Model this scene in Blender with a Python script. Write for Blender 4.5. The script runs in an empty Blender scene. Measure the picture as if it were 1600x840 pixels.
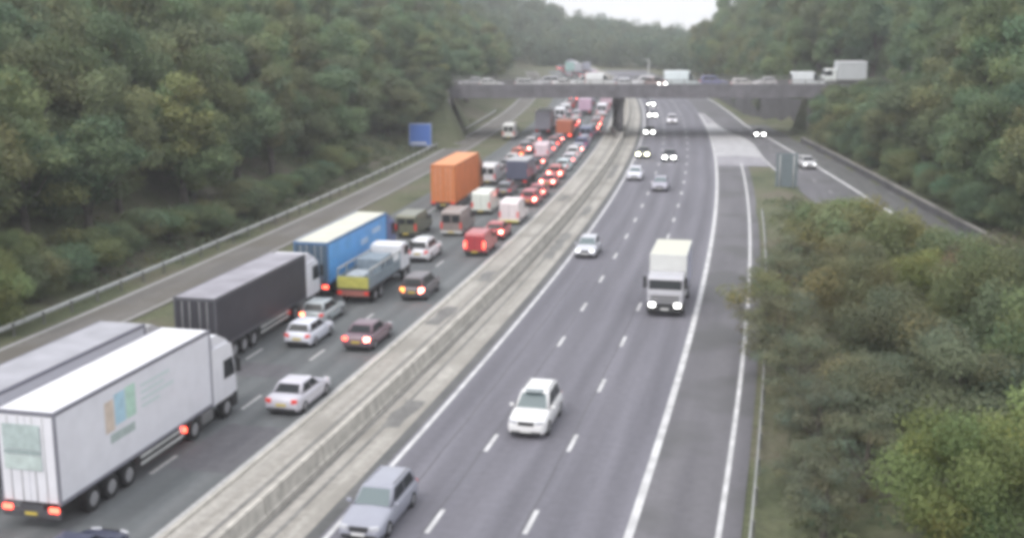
import bpy, bmesh, math, random
import numpy as np
from mathutils import Vector, Matrix

random.seed(7)
rng = np.random.default_rng(11)
S = bpy.context.scene
COL = S.collection
RAD = math.radians

# ------------------------------------------------------------------ camera
CAM_H = 19.2
cd = bpy.data.cameras.new('camera')
cam = bpy.data.objects.new('camera', cd)
COL.objects.link(cam)
cam.location = (0, 0, CAM_H)
cam.rotation_euler = (RAD(90 - 12.0), 0, RAD(13.84))
cd.sensor_width = 36
cd.lens = 36 * 1858 / 1600
cd.clip_start = 0.5
cd.clip_end = 12000
S.camera = cam

# ------------------------------------------------------------------ sky, sun, exposure
SUN_EL, SUN_AZ = 52, 205          # degrees; azimuth clockwise from +Y
w = bpy.data.worlds.new('World')
S.world = w
w.use_nodes = True
nt = w.node_tree
bg = nt.nodes['Background']
sky = nt.nodes.new('ShaderNodeTexSky')
sky.sky_type = 'NISHITA'
sky.sun_disc = False
sky.sun_elevation = RAD(SUN_EL)
sky.sun_rotation = RAD(SUN_AZ)
sky.air_density = 1.6
sky.dust_density = 6.0
sky.ozone_density = 1.0
hs = nt.nodes.new('ShaderNodeHueSaturation')   # cloud cover takes most of the blue out of the sky
hs.inputs['Saturation'].default_value = 0.55
nt.links.new(sky.outputs[0], hs.inputs['Color'])
cl = nt.nodes.new('ShaderNodeMix')             # an even white cloud sheet over most of it
cl.data_type = 'RGBA'
cl.inputs['Factor'].default_value = 0.72
cl.inputs['B'].default_value = (8.4, 8.5, 8.8, 1)
nt.links.new(hs.outputs[0], cl.inputs['A'])
nt.links.new(cl.outputs['Result'], bg.inputs[0])
bg.inputs[1].default_value = 0.15

sl = bpy.data.lights.new('sun', 'SUN')
sl.energy = 0.8
sl.angle = RAD(25)
sl.color = (1.0, 0.97, 0.93)
so = bpy.data.objects.new('sun', sl)
COL.objects.link(so)
sd = Vector((math.sin(RAD(SUN_AZ)) * math.cos(RAD(SUN_EL)), math.cos(RAD(SUN_AZ)) * math.cos(RAD(SUN_EL)), math.sin(RAD(SUN_EL))))
so.rotation_euler = (-sd).to_track_quat('-Z', 'Y').to_euler()

S.view_settings.view_transform = 'Standard'
S.view_settings.look = 'None'
S.view_settings.exposure = 0.40
S.view_settings.gamma = 1.0
S.view_settings.use_curve_mapping = False
S.render.engine = 'CYCLES'
S.cycles.use_denoising = True
S.cycles.max_bounces = 6
S.cycles.diffuse_bounces = 4
S.cycles.glossy_bounces = 2
S.cycles.transmission_bounces = 3
S.cycles.volume_bounces = 1
S.cycles.filter_width = 4.6        # a soft traffic-camera lens
S.cycles.sample_clamp_indirect = 4.0

# ------------------------------------------------------------------ materials
MATS = {}


def mat(name, color, rough=0.6, metal=0.0, emit=0.0, noise=0.0, scale=3.0, coat=0.0, trans=0.0, ecol=None):
    if name in MATS:
        return MATS[name]
    m = bpy.data.materials.new(name)
    m.use_nodes = True
    t = m.node_tree
    p = t.nodes['Principled BSDF']
    p.inputs['Base Color'].default_value = (*color, 1)
    p.inputs['Roughness'].default_value = rough
    p.inputs['Metallic'].default_value = metal
    p.inputs['Coat Weight'].default_value = coat
    p.inputs['Coat Roughness'].default_value = 0.08
    if emit:
        p.inputs['Emission Color'].default_value = (*(ecol or color), 1)
        p.inputs['Emission Strength'].default_value = emit
    if noise:
        tc = t.nodes.new('ShaderNodeTexCoord')
        nz = t.nodes.new('ShaderNodeTexNoise')
        nz.inputs['Scale'].default_value = scale
        nz.inputs['Detail'].default_value = 5
        t.links.new(tc.outputs['Object'], nz.inputs['Vector'])
        mr = t.nodes.new('ShaderNodeMapRange')
        mr.inputs['From Min'].default_value = 0.3
        mr.inputs['From Max'].default_value = 0.7
        mr.inputs['To Min'].default_value = 1 - noise
        mr.inputs['To Max'].default_value = 1 + noise
        t.links.new(nz.outputs['Fac'], mr.inputs[0])
        mx = t.nodes.new('ShaderNodeVectorMath')
        mx.operation = 'SCALE'
        mx.inputs[0].default_value = color
        t.links.new(mr.outputs[0], mx.inputs['Scale'])
        t.links.new(mx.outputs[0], p.inputs['Base Color'])
    MATS[name] = m
    return m


def paint(name, c, rough=0.32):
    return mat('paint_' + name, c, rough, 0, noise=0.05, scale=1.3, coat=0.25)


def surface(name, c1, c2, sx, sy, c3=None, speck=0.12, rough=0.85, bump=0.0, tracks=None):
    """ground surface on (t, s) metre UVs: streaks along the road, blotches and specks"""
    m = bpy.data.materials.new(name)
    m.use_nodes = True
    t = m.node_tree
    p = t.nodes['Principled BSDF']
    p.inputs['Roughness'].default_value = rough
    uv = t.nodes.new('ShaderNodeUVMap')
    mp = t.nodes.new('ShaderNodeMapping')
    mp.inputs['Scale'].default_value = (sx, sy, 1)
    t.links.new(uv.outputs[0], mp.inputs[0])
    n1 = t.nodes.new('ShaderNodeTexNoise')
    n1.inputs['Scale'].default_value = 1
    n1.inputs['Detail'].default_value = 4
    t.links.new(mp.outputs[0], n1.inputs['Vector'])
    cr = t.nodes.new('ShaderNodeValToRGB')
    cr.color_ramp.elements[0].position = 0.32
    cr.color_ramp.elements[0].color = (*c1, 1)
    cr.color_ramp.elements[1].position = 0.68
    cr.color_ramp.elements[1].color = (*c2, 1)
    t.links.new(n1.outputs['Fac'], cr.inputs[0])
    out = cr.outputs[0]
    n2 = t.nodes.new('ShaderNodeTexNoise')
    n2.inputs['Scale'].default_value = 2.5
    n2.inputs['Detail'].default_value = 6
    n2.inputs['Roughness'].default_value = 0.7
    t.links.new(uv.outputs[0], n2.inputs['Vector'])
    mr = t.nodes.new('ShaderNodeMapRange')
    mr.inputs['From Min'].default_value = 0.3
    mr.inputs['From Max'].default_value = 0.7
    mr.inputs['To Min'].default_value = 1 - speck
    mr.inputs['To Max'].default_value = 1 + speck
    t.links.new(n2.outputs['Fac'], mr.inputs[0])
    vm = t.nodes.new('ShaderNodeVectorMath')
    vm.operation = 'SCALE'
    t.links.new(out, vm.inputs[0])
    t.links.new(mr.outputs[0], vm.inputs['Scale'])
    out = vm.outputs[0]
    if c3:
        n3 = t.nodes.new('ShaderNodeTexNoise')
        n3.inputs['Scale'].default_value = 0.16
        n3.inputs['Detail'].default_value = 3
        t.links.new(uv.outputs[0], n3.inputs['Vector'])
        r3 = t.nodes.new('ShaderNodeMapRange')
        r3.inputs['From Min'].default_value = 0.48
        r3.inputs['From Max'].default_value = 0.62
        t.links.new(n3.outputs['Fac'], r3.inputs[0])
        mx = t.nodes.new('ShaderNodeMix')
        mx.data_type = 'RGBA'
        mx.inputs['B'].default_value = (*c3, 1)
        t.links.new(r3.outputs[0], mx.inputs['Factor'])
        t.links.new(out, mx.inputs['A'])
        out = mx.outputs['Result']
    if tracks:                                    # tyre-worn strips along the lanes, period = lane width
        sp = t.nodes.new('ShaderNodeSeparateXYZ')
        t.links.new(uv.outputs[0], sp.inputs[0])
        a = t.nodes.new('ShaderNodeMath')
        a.operation = 'MULTIPLY_ADD'
        a.inputs[1].default_value = 4 * math.pi / 3.7
        a.inputs[2].default_value = tracks
        t.links.new(sp.outputs[0], a.inputs[0])
        b = t.nodes.new('ShaderNodeMath')
        b.operation = 'COSINE'
        t.links.new(a.outputs[0], b.inputs[0])
        c = t.nodes.new('ShaderNodeMath')
        c.operation = 'MULTIPLY_ADD'
        c.inputs[1].default_value = 0.11
        c.inputs[2].default_value = 1.0
        t.links.new(b.outputs[0], c.inputs[0])
        v2 = t.nodes.new('ShaderNodeVectorMath')
        v2.operation = 'SCALE'
        t.links.new(out, v2.inputs[0])
        t.links.new(c.outputs[0], v2.inputs['Scale'])
        out = v2.outputs[0]
    t.links.new(out, p.inputs['Base Color'])
    if bump:
        bp = t.nodes.new('ShaderNodeBump')
        bp.inputs['Strength'].default_value = bump
        t.links.new(n2.outputs['Fac'], bp.inputs['Height'])
        t.links.new(bp.outputs[0], p.inputs['Normal'])
    MATS[name] = m
    return m


ASPH = surface('asphalt', (.125, .123, .145), (.165, .161, .188), 1.1, .05, tracks=0.6, bump=.15)
ASPH_L = surface('asphalt_worn', (.098, .108, .114), (.135, .143, .148), 1.1, .05, tracks=0.2, bump=.15)
ASPH_S = surface('asphalt_shoulder', (.115, .112, .125), (.15, .146, .16), .8, .04, c3=(.10, .10, .105), bump=.15)
ASPH_D = surface('asphalt_patch', (.085, .087, .088), (.125, .125, .125), .9, .25, speck=.2)
CONC = surface('reserve_concrete', (.285, .27, .245), (.405, .388, .36), 2.0, .05, c3=(.265, .252, .228), speck=.26, bump=.2)
PATCH = surface('stained_shaded_concrete', (.14, .138, .135), (.22, .216, .21), .9, .35, speck=.3)  # resurfaced patches, and the painted shade strips along the barrier
CONC2 = surface('gore_surface', (.24, .235, .26), (.32, .31, .34), .6, .1, speck=.12)
WHITE = mat('road_paint', (.54, .54, .55), .75, noise=.22, scale=.9)
WORN = mat('worn_road_paint', (.40, .40, .40), .75, noise=.3, scale=6)
BARR = mat('barrier_concrete', (.44, .42, .385), .85, noise=.24, scale=1.6)
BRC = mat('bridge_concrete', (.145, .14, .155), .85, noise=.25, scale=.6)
BRD = mat('bridge_concrete_dark_shaded', (.085, .083, .09), .9, noise=.25, scale=.5)  # darkened to paint in deep shadow under the deck; dark walls share it
ABUT = mat('abutment_concrete', (.24, .23, .22), .9, noise=.22, scale=.5)
GALV = mat('galvanised_steel', (.46, .47, .47), .6, .1, noise=.15, scale=2)
GALVD = mat('weathered_steel', (.17, .17, .16), .7, .2, noise=.2, scale=2)
BLACKR = mat('rubber', (.018, .018, .02), .85)
BLACKP = mat('black_plastic', (.03, .03, .033), .6)
GREYP = mat('grey_plastic', (.16, .16, .165), .6)
CHASS = mat('chassis_grey', (.07, .07, .08), .7, noise=.2)
GLASS = mat('dark_glass', (.018, .022, .026), .3)
GLASS.node_tree.nodes['Principled BSDF'].inputs['Specular IOR Level'].default_value = .22
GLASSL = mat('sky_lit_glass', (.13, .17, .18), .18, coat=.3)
RIM = mat('wheel_rim', (.38, .38, .40), .4, .5)
LAMPOFF = mat('lamp_glass', (.55, .56, .6), .2, coat=.4)
HEAD = mat('headlamp_lit', (1, 1, 1), .3, emit=34, ecol=(1, .99, .95))
HEADT = mat('lorry_headlamp_lit', (1, 1, 1), .3, emit=9, ecol=(1, .99, .95))
HEADY = mat('headlamp_yellow', (1, 1, .8), .3, emit=26, ecol=(1, .98, .62))
TAIL = mat('tail_lamp', (.45, .025, .02), .3, emit=.25, ecol=(1, .05, .03))
TAILR = mat('tail_lamp_lit', (.6, .04, .03), .3, emit=5, ecol=(1, .10, .06))
BRAKE = mat('brake_lamp', (.8, .1, .1), .3, emit=20, ecol=(1, .22, .16))
AMBER = mat('amber_lamp', (.8, .25, .05), .3, emit=4, ecol=(1, .3, .06))
PLATEY = mat('number_plate_yellow', (.62, .48, .08), .5)
PLATEW = mat('number_plate_white', (.7, .7, .7), .5)

# ------------------------------------------------------------------ helpers
R0 = 1490.0


def road(s, t, z=0.0):
    """station s along the motorway, offset t to the right of the mast line"""
    if s < 0:
        return Vector((t, 30 + s, z))
    a = s / R0
    return Vector((-R0 + (R0 + t) * math.cos(a), 30 + (R0 + t) * math.sin(a), z))


def heading(s):
    return max(s, 0) / R0


def st_of(x, y):
    dx, dy = x + R0, y - 30
    if dy < 0:
        return dy, x
    return math.atan2(dy, dx) * R0, math.hypot(dx, dy) - R0


class MB:
    def __init__(self):
        self.v, self.f, self.uv, self.sm = [], [], [], []

    def add(self, vs, fs, smooth=False, uvs=None):
        o = len(self.v)
        self.v += [tuple(x) for x in vs]
        self.uv += list(uvs) if uvs else [(0, 0)] * len(vs)
        for f in fs:
            self.f.append(tuple(i + o for i in f))
            self.sm.append(smooth)
        return self

    def box(self, x0, x1, y0, y1, z0, z1):
        v = [(x, y, z) for z in (z0, z1) for y in (y0, y1) for x in (x0, x1)]
        return self.add(v, [(0, 2, 3, 1), (4, 5, 7, 6), (0, 1, 5, 4), (2, 6, 7, 3), (0, 4, 6, 2), (1, 3, 7, 5)])

    def bbox(self, x0, x1, y0, y1, z0, z1, b=.03):
        """box with bevelled edges"""
        bm = bmesh.new()
        bmesh.ops.create_cube(bm, size=1)
        for v in bm.verts:
            v.co = ((x0 + x1) / 2 + v.co.x * (x1 - x0), (y0 + y1) / 2 + v.co.y * (y1 - y0), (z0 + z1) / 2 + v.co.z * (z1 - z0))
        bmesh.ops.bevel(bm, geom=bm.edges[:], offset=b, segments=2, affect='EDGES', profile=.6)
        return self.bm(bm, False)

    def bm(self, bm, smooth=False):
        bm.verts.index_update()
        vs = [v.co[:] for v in bm.verts]
        fs = [[v.index for v in f.verts] for f in bm.faces]
        bm.free()
        return self.add(vs, fs, smooth)

    def tube(self, p0, p1, r0, r1=None, n=8, cap=True):
        r1 = r0 if r1 is None else r1
        p0, p1 = Vector(p0), Vector(p1)
        d = (p1 - p0).normalized()
        a = d.orthogonal().normalized()
        b = d.cross(a)
        vs = []
        for p, r in ((p0, r0), (p1, r1)):
            for i in range(n):
                q = 2 * math.pi * i / n
                vs.append(p + a * (r * math.cos(q)) + b * (r * math.sin(q)))
        fs = [(i, (i + 1) % n, n + (i + 1) % n, n + i) for i in range(n)]
        self.add(vs, fs, True)
        if cap:
            o = len(self.v) - 2 * n
            self.f += [tuple(o + i for i in reversed(range(n))), tuple(o + n + i for i in range(n))]
            self.sm += [False, False]
        return self

    def prism(self, prof, x0, x1, b=0.0, seg=2, taper=None):
        """side profile (y, z) extruded across x, optionally bevelled; taper(y,z) scales x"""
        bm = bmesh.new()
        a = [bm.verts.new((x0, y, z)) for y, z in prof]
        c = [bm.verts.new((x1, y, z)) for y, z in prof]
        n = len(prof)
        bm.faces.new(a)
        bm.faces.new(list(reversed(c)))
        for i in range(n):
            bm.faces.new((a[i], c[i], c[(i + 1) % n], a[(i + 1) % n]))
        bmesh.ops.recalc_face_normals(bm, faces=bm.faces[:])
        if taper:
            for v in bm.verts:
                v.co.x *= taper(v.co.y, v.co.z)
        if b:
            bmesh.ops.bevel(bm, geom=bm.edges[:], offset=b, segments=seg, affect='EDGES', profile=.55, clamp_overlap=True)
        return self.bm(bm, False)

    def quad(self, a, b, c, d, off=0.0, th=0.006):
        """thin panel on a quad face, pushed off along its normal"""
        a, b, c, d = map(Vector, (a, b, c, d))
        n = (b - a).cross(d - a).normalized()
        lo = [p + n * (off - th) for p in (a, b, c, d)]
        hi = [p + n * off for p in (a, b, c, d)]
        return self.add(lo + hi, [(3, 2, 1, 0), (4, 5, 6, 7), (0, 1, 5, 4), (1, 2, 6, 5), (2, 3, 7, 6), (3, 0, 4, 7)])

    def mesh(self, name):
        me = bpy.data.meshes.new(name)
        me.from_pydata(self.v, [], self.f)
        me.polygons.foreach_set('use_smooth', self.sm)
        if any(u != (0, 0) for u in self.uv):
            l = me.uv_layers.new(name='UVMap')
            idx = np.zeros(len(me.loops), int)
            me.loops.foreach_get('vertex_index', idx)
            l.data.foreach_set('uv', np.array(self.uv, float)[idx].ravel())
        me.update()
        return me


def link(name, me, m=None, parent=None):
    o = bpy.data.objects.new(name, me)
    COL.objects.link(o)
    if m is not None:
        if len(me.materials) == 0:
            me.materials.append(None)
        o.material_slots[0].link = 'OBJECT'
        o.material_slots[0].material = m
    if parent is not None:
        o.parent = parent
    return o


def obj(name, mb, m, parent=None):
    return link(name, mb.mesh(name), m, parent)


def empty(name, loc=(0, 0, 0), rz=0.0, parent=None):
    o = bpy.data.objects.new(name, None)
    COL.objects.link(o)
    o.location = loc
    o.rotation_euler = (0, 0, rz)
    o.parent = parent
    return o


def tag(o, label=None, cat=None, group=None, kind=None):
    if label:
        o['label'] = label
    if cat:
        o['category'] = cat
    if group:
        o['group'] = group
    if kind:
        o['kind'] = kind
    return o


def strip(mb, s0, s1, ta, tb, z, step=6.0):
    """a sheet along the road; ta, tb are offsets or functions of s"""
    n = max(1, int(math.ceil((s1 - s0) / step)))
    fa = ta if callable(ta) else (lambda s: ta)
    fb = tb if callable(tb) else (lambda s: tb)
    vs, uv = [], []
    for i in range(n + 1):
        s = s0 + (s1 - s0) * i / n
        for t in (fa(s), fb(s)):
            vs.append(road(s, t, z))
            uv.append((t + 100, s + 100))
    return mb.add(vs, [(2 * i, 2 * i + 1, 2 * i + 3, 2 * i + 2) for i in range(n)], False, uv)


def lerp_table(tab):
    xs, ys = [a for a, _ in tab], [b for _, b in tab]
    return lambda s: float(np.interp(s, xs, ys))


# edges of the slip road on the right, as offsets over station
SL_IN = lerp_table([(-40, 22), (0, 17), (40, 12.2), (66, 8.8), (90, 5.4), (119, 1.9), (137, .6), (158, .1), (167, -1.0), (177, -2.9), (190, -4.1), (215, -5.2), (600, -5.2)])
SL_OUT = lerp_table([(-40, 29), (0, 24), (40, 18.8), (66, 15.5), (78.8, 13.7), (99, 11.0), (125, 8.0), (155, 4.8), (189, 1.6), (257, -.1), (300, -1.9), (600, -1.9)])

W2 = lerp_table([(181, 12.2), (190, 8.5), (202, 4.8), (216, 2.4), (600, 2.4)])

# bridge frame: u along the deck (0 at left abutment face), v away from the camera
BL, BRP = Vector((-55.2, 183.2, 0)), Vector((3.2, 197.6, 0))
BU = (BRP - BL).normalized()
BV = Vector((-BU.y, BU.x, 0))
BLEN = (BRP - BL).length
BW = 13.4
SOFF, DECK = 6.35, 7.75


def bp(u, v, z=0.0):
    return BL + BU * u + BV * v + Vector((0, 0, z))


BANG = math.atan2(BU.y, BU.x)


def sm(a, b, x):
    q = min(1, max(0, (x - a) / (b - a)))
    return q * q * (3 - 2 * q)


def ground_z(x, y):
    s, t = st_of(x, y)
    z = -0.06
    if t < -48.5:
        d = -48.5 - t
        far = 1 + .6 * sm(220, 420, s)
        z += min(d * .42, 8 + (min(d, 75) - 19) * .16 if d > 19 else 99) * far * (1 - .8 * sm(130, 400, d))
    so_ = SL_OUT(s) + 4.6
    if t > so_:
        d = t - so_
        z += min(d * .42, 7 + (min(d, 60) - 16.7) * .16 if d > 16.7 else 99) * (1 - .85 * sm(110, 350, d)) * ((1 + .25 * sm(190, 300, s)) * (1 - .85 * sm(345, 420, s)))
    if 174 < s < 292 and SL_OUT(s) < t < SL_OUT(s) + W2(s) + .3:
        z = -.06
    if -0.5 < t < SL_IN(s) - 1.2 and s < 112:
        wd = SL_IN(s) - .7
        z += .5 * math.sin(math.pi * min(1, (t + .5) / max(wd, .5)))
    gy = (y - 545) / (62 if y < 545 else 260)
    z += 30 * math.exp(-((x + 188) / 78) ** 2 - gy * gy) * sm(395, 450, y)
    p = Vector((x, y, 0)) - BL
    u, v = p.dot(BU), p.dot(BV)
    if 0 < u < BLEN and -9 < v < BW + 6:
        z = min(z, .25)
    if u < -.4 or u > BLEN + .4:
        d = max(0, abs(v - BW / 2) - BW / 2 - 1.5)
        e = (-u if u < 0 else u - BLEN)
        z = max(z, DECK - .1 - d * .55) if e > 0 else z
        if d == 0:
            z = min(z, DECK - .1)
        elif d < 14 and v < 0:
            z = min(z, DECK + d * .25)
    return z


# ------------------------------------------------------------------ ground
def make_ground():
    xs = np.concatenate([np.linspace(-1500, -400, 9), np.linspace(-350, -130, 12), np.arange(-125, 60, 2.5), np.linspace(62, 250, 16), np.linspace(300, 1500, 9)])
    ys = np.concatenate([np.linspace(-300, -20, 8), np.arange(-15, 330, 2.5), np.linspace(335, 900, 46), np.linspace(950, 1500, 6)])
    vs = [(x, y, ground_z(x, y)) for y in ys for x in xs]
    n = len(xs)
    fs = [(j * n + i, j * n + i + 1, (j + 1) * n + i + 1, (j + 1) * n + i) for j in range(len(ys) - 1) for i in range(n - 1)]
    m = bpy.data.materials.new('grass_verge')
    m.use_nodes = True
    t = m.node_tree
    p = t.nodes['Principled BSDF']
    p.inputs['Roughness'].default_value = .95
    tc = t.nodes.new('ShaderNodeTexCoord')
    a = t.nodes.new('ShaderNodeTexNoise')
    a.inputs['Scale'].default_value = .12
    a.inputs['Detail'].default_value = 6
    a.inputs['Roughness'].default_value = .65
    t.links.new(tc.outputs['Object'], a.inputs['Vector'])
    cr = t.nodes.new('ShaderNodeValToRGB')
    el = cr.color_ramp.elements
    el[0].position, el[0].color = .33, (.060, .075, .038, 1)
    el[1].position, el[1].color = .62, (.13, .118, .085, 1)
    e = el.new(.48)
    e.color = (.105, .115, .062, 1)
    t.links.new(a.outputs['Fac'], cr.inputs[0])
    b = t.nodes.new('ShaderNodeTexNoise')
    b.inputs['Scale'].default_value = 2.2
    b.inputs['Detail'].default_value = 5
    t.links.new(tc.outputs['Object'], b.inputs['Vector'])
    mr = t.nodes.new('ShaderNodeMapRange')
    mr.inputs['To Min'].default_value = .55
    mr.inputs['To Max'].default_value = 1.45
    t.links.new(b.outputs['Fac'], mr.inputs[0])
    vm = t.nodes.new('ShaderNodeVectorMath')
    vm.operation = 'SCALE'
    t.links.new(cr.outputs[0], vm.inputs[0])
    t.links.new(mr.outputs[0], vm.inputs['Scale'])
    t.links.new(vm.outputs[0], p.inputs['Base Color'])
    bmp = t.nodes.new('ShaderNodeBump')
    bmp.inputs['Strength'].default_value = .6
    bmp.inputs['Distance'].default_value = .3
    t.links.new(b.outputs['Fac'], bmp.inputs['Height'])
    t.links.new(bmp.outputs[0], p.inputs['Normal'])
    o = obj('ground', MB().add(vs, fs, True), m)
    tag(o, kind='structure')


make_ground()

# ------------------------------------------------------------------ roads and markings
SEND = 446
road_r = tag(obj('motorway_road', strip(MB(), -45, SEND, -17.0, -5.55, 0.0), ASPH), kind='structure')
road_l = tag(obj('motorway_road', strip(MB(), -45, SEND, -34.0, -22.75, 0.0), ASPH_L), kind='structure')
sh_r = tag(obj('hard_shoulder', strip(MB(), -45, 215, -5.55, lambda s: min(-1.55, max(SL_IN(s) - .2, -5.2)) if s > 128 else -1.55, 0.0), ASPH_S), kind='structure')
sh_l = tag(obj('hard_shoulder', strip(MB(), -45, SEND, -37.2, -34.0, 0.0), ASPH_L), kind='structure')
slip_r = tag(obj('slip_road', strip(MB(), -40, SEND, lambda s: max(SL_IN(s), -5.55) if s < 212 else -5.55, SL_OUT, 0.004), ASPH_S), kind='structure')
slip_l = tag(obj('slip_road', strip(MB(), -45, SEND, -45.4, -41.2, 0.0), surface('slip_dusty_asphalt', (.125, .118, .112), (.17, .16, .15), .7, .06, c3=(.13, .12, .105), speck=.2)), kind='structure')
tag(obj('slip_hard_strip', strip(MB(), 20, 190, SL_OUT, lambda s: SL_OUT(s) + 3.5, 0.0), ASPH_D), kind='structure')
gore = tag(obj('gore_area', strip(MB(), 128, 214, -5.5, lambda s: SL_IN(s) + .05, 0.006, 3), CONC2), kind='structure')
reserve = tag(obj('central_reserve', strip(MB(), -45, SEND, -22.75, -17.55, 0.004), CONC), kind='structure')
tag(obj('reserve_gutter', strip(MB(), -45, SEND, -17.55, -17.0, 0.0), ASPH_D), kind='structure')

# kerb along the left edge of the reserve
kb = MB()
n = 110
vs = []
for i in range(n + 1):
    s = -45 + (SEND + 45) * i / n
    for t, z in ((-22.86, -.02), (-22.84, .10), (-22.62, .11), (-22.60, -.02)):
        vs.append(road(s, t, z))
kb.add(vs, [(4 * i + k, 4 * i + k + 1, 4 * i + k + 5, 4 * i + k + 4) for i in range(n) for k in range(3)])
tag(obj('reserve_kerb', kb, BARR), kind='structure')

# continuous lines
obj('edge_line', strip(MB(), -45, SEND, -16.86, -16.64, .008), WHITE, road_r)
obj('edge_line', strip(MB(), -45, 214, -5.86, -5.52, .010), WHITE, road_r)
obj('edge_line', strip(MB(), -45, SEND, -23.16, -22.94, .008), WORN, road_l)
obj('edge_line', strip(MB(), -45, SEND, -34.1, -33.86, .008), WORN, road_l)
obj('edge_line', strip(MB(), -45, 131, -2.5, -2.28, .008), WHITE, sh_r)
obj('edge_line', strip(MB(), 118, 214, lambda s: SL_IN(s) + .1, lambda s: SL_IN(s) + .34, .012, 3), WHITE, slip_r)
obj('edge_line', strip(MB(), -40, 300, lambda s: SL_OUT(s) - .50, lambda s: SL_OUT(s) - .10, .012, 4), WHITE, slip_r)
obj('edge_line', strip(MB(), -45, SEND, -45.2, -44.95, .008), WORN, slip_l)
obj('edge_line', strip(MB(), -45, SEND, -41.6, -41.45, .008), WORN, slip_l)

# broken lane lines, each dash a piece of its own
for par, t, off, mm in ((road_r, -13.2, 1.2, WHITE), (road_r, -9.55, 2.0, WHITE), (road_l, -26.5, 4.2, WORN), (road_l, -30.15, 3.6, WORN)):
    s = off - 9 * 4
    while s < 330:
        obj('lane_dash', strip(MB(), s, s + 2.3, t - .1, t + .1, .008, 3), mm, par)
        s += 9
for k in range(14):                               # slip road lane line
    s = 60 + 9 * k
    m_ = lambda q: (SL_IN(q) + SL_OUT(q)) / 2
    obj('lane_dash', strip(MB(), s, s + 2, lambda q: m_(q) - .06, lambda q: m_(q) + .06, .012, 3), WORN, slip_r)
for k in range(20):                               # chevron bars in the gore
    s0 = 139 + k * 2.6
    tl, tr = -5.45, SL_IN(s0)
    if tr - tl < .5:
        break
    tm = (tl + tr) / 2
    mb = MB()
    mb.add([road(s0, tl, .014), road(s0 + 1.5, tl, .014), road(s0 + 3.1, tm, .014), road(s0 + 1.6, tm, .014)], [(0, 3, 2, 1)])
    mb.add([road(s0, tr, .014), road(s0 + 1.5, tr, .014), road(s0 + 3.1, tm, .014), road(s0 + 1.6, tm, .014)], [(0, 1, 2, 3)])
    obj('chevron_bar', mb, WHITE, gore)

# repairs in the running lanes: patches and sealed joints
SEAL = surface('sealed_asphalt', (.088, .087, .098), (.125, .123, .135), 1.4, .1, speck=.2)
for par, s0, s1, t0, t1 in ((road_l, 14, 20, -26.2, -23.3), (road_l, 27.5, 30, -29.9, -26.8)):
    obj('repair_patch', strip(MB(), s0, s1, t0, t1, .0045, 3), SEAL, par)
for par, t in ((road_r, -13.36), (road_r, -9.72), (road_r, -15.1), (road_l, -26.7)):
    obj('sealed_joint', strip(MB(), -45, 260, lambda q: t - .035 + .03 * math.sin(q * .9), lambda q: t + .035 + .03 * math.sin(q * .9), .006, 2), SEAL, par)

# dark patches of resurfacing in the reserve
for s, t, ln, wd in ((43.0, -21.9, 5.0, 1.0), (55.5, -21.8, 3.6, .9), (23.4, -18.45, 4.2, 1.0), (69, -18.55, 12, .85), (4, -18.5, 6, .8), (88, -18.5, 6, .8), (120, -18.6, 14, .8), (96, -21.9, 4, .8)):
    obj('dark_patch', strip(MB(), s - ln / 2, s + ln / 2, lambda q: t - wd / 2 + .12 * math.sin(q * 2.1), lambda q: t + wd / 2 + .1 * math.sin(q * 1.3 + 1), .009, .8), PATCH, reserve)

for t in (-21.15, -19.42, -18.72):                  # dark strips painting barrier shadow and base dirt onto the paving
    obj('barrier_shade_strip', strip(MB(), -45, SEND, t - .09, t + .09, .012), PATCH, reserve)

# concrete step barrier in the reserve: precast units
bar = tag(empty('concrete_barrier', road(60, -19.85)), 'long grey concrete step barrier down the middle of the central reserve', 'barrier')
prof = [(-.27, 0), (-.27, .18), (-.19, .22), (-.11, .90), (.11, .90), (.19, .22), (.27, .18), (.27, 0)]


def barrier_piece(s0, s1, name, kind=None):
    n = max(1, int((s1 - s0) / 6))
    vs = []
    for i in range(n + 1):
        s = s0 + (s1 - s0) * i / n
        vs += [road(s, -19.85 + x, z) - bar.location for x, z in prof]
    k = len(prof)
    fs = [(i * k + j, i * k + (j + 1) % k, (i + 1) * k + (j + 1) % k, (i + 1) * k + j) for i in range(n) for j in range(k)]
    fs += [tuple(range(k)), tuple(reversed(range(n * k, n * k + k)))]
    o = obj(name, MB().add(vs, fs), BARR, bar)
    if kind:
        o['kind'] = kind


for k in range(44):
    barrier_piece(-20 + k * 6, -20 + k * 6 + 5.94, 'barrier_unit')
barrier_piece(244, SEND, 'barrier_run')


# ------------------------------------------------------------------ guard rails and walls
def guard_rail(pts, label, step=3.2, m=GALV, h=.62):
    """pts: function of s -> Vector at ground; (s0, s1)"""
    f, s0, s1 = pts
    o0 = f((s0 + s1) / 2)
    root = tag(empty('guard_rail', o0), label, 'guard rail')
    n = int((s1 - s0) / step)
    sec = [(-.02, -.15), (.05, -.10), (.05, -.04), (-.02, 0), (.05, .04), (.05, .10), (-.02, .15)]
    P = [f(s0 + (s1 - s0) * i / n) for i in range(n + 1)]
    vs = []
    for i, p in enumerate(P):
        d = (P[min(i + 1, n)] - P[max(i - 1, 0)]).normalized()
        nn = Vector((d.y, -d.x, 0))
        for a, b in sec:
            vs.append(p - o0 + nn * (a - .1) + Vector((0, 0, h + b)))
        for a, b in reversed(sec):
            vs.append(p - o0 + nn * (a - .106) + Vector((0, 0, h + b)))
    k = 14
    obj('beam', MB().add(vs, [(i * k + j, i * k + (j + 1) % k, (i + 1) * k + (j + 1) % k, (i + 1) * k + j) for i in range(n) for j in range(k)]), m, root)
    pm = MB().box(-.05, .05, -.06, .06, -.2, h + .12).mesh('post')
    for p in P:
        q = link('post', pm, GALVD, root)
        q.location = p - o0


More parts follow.
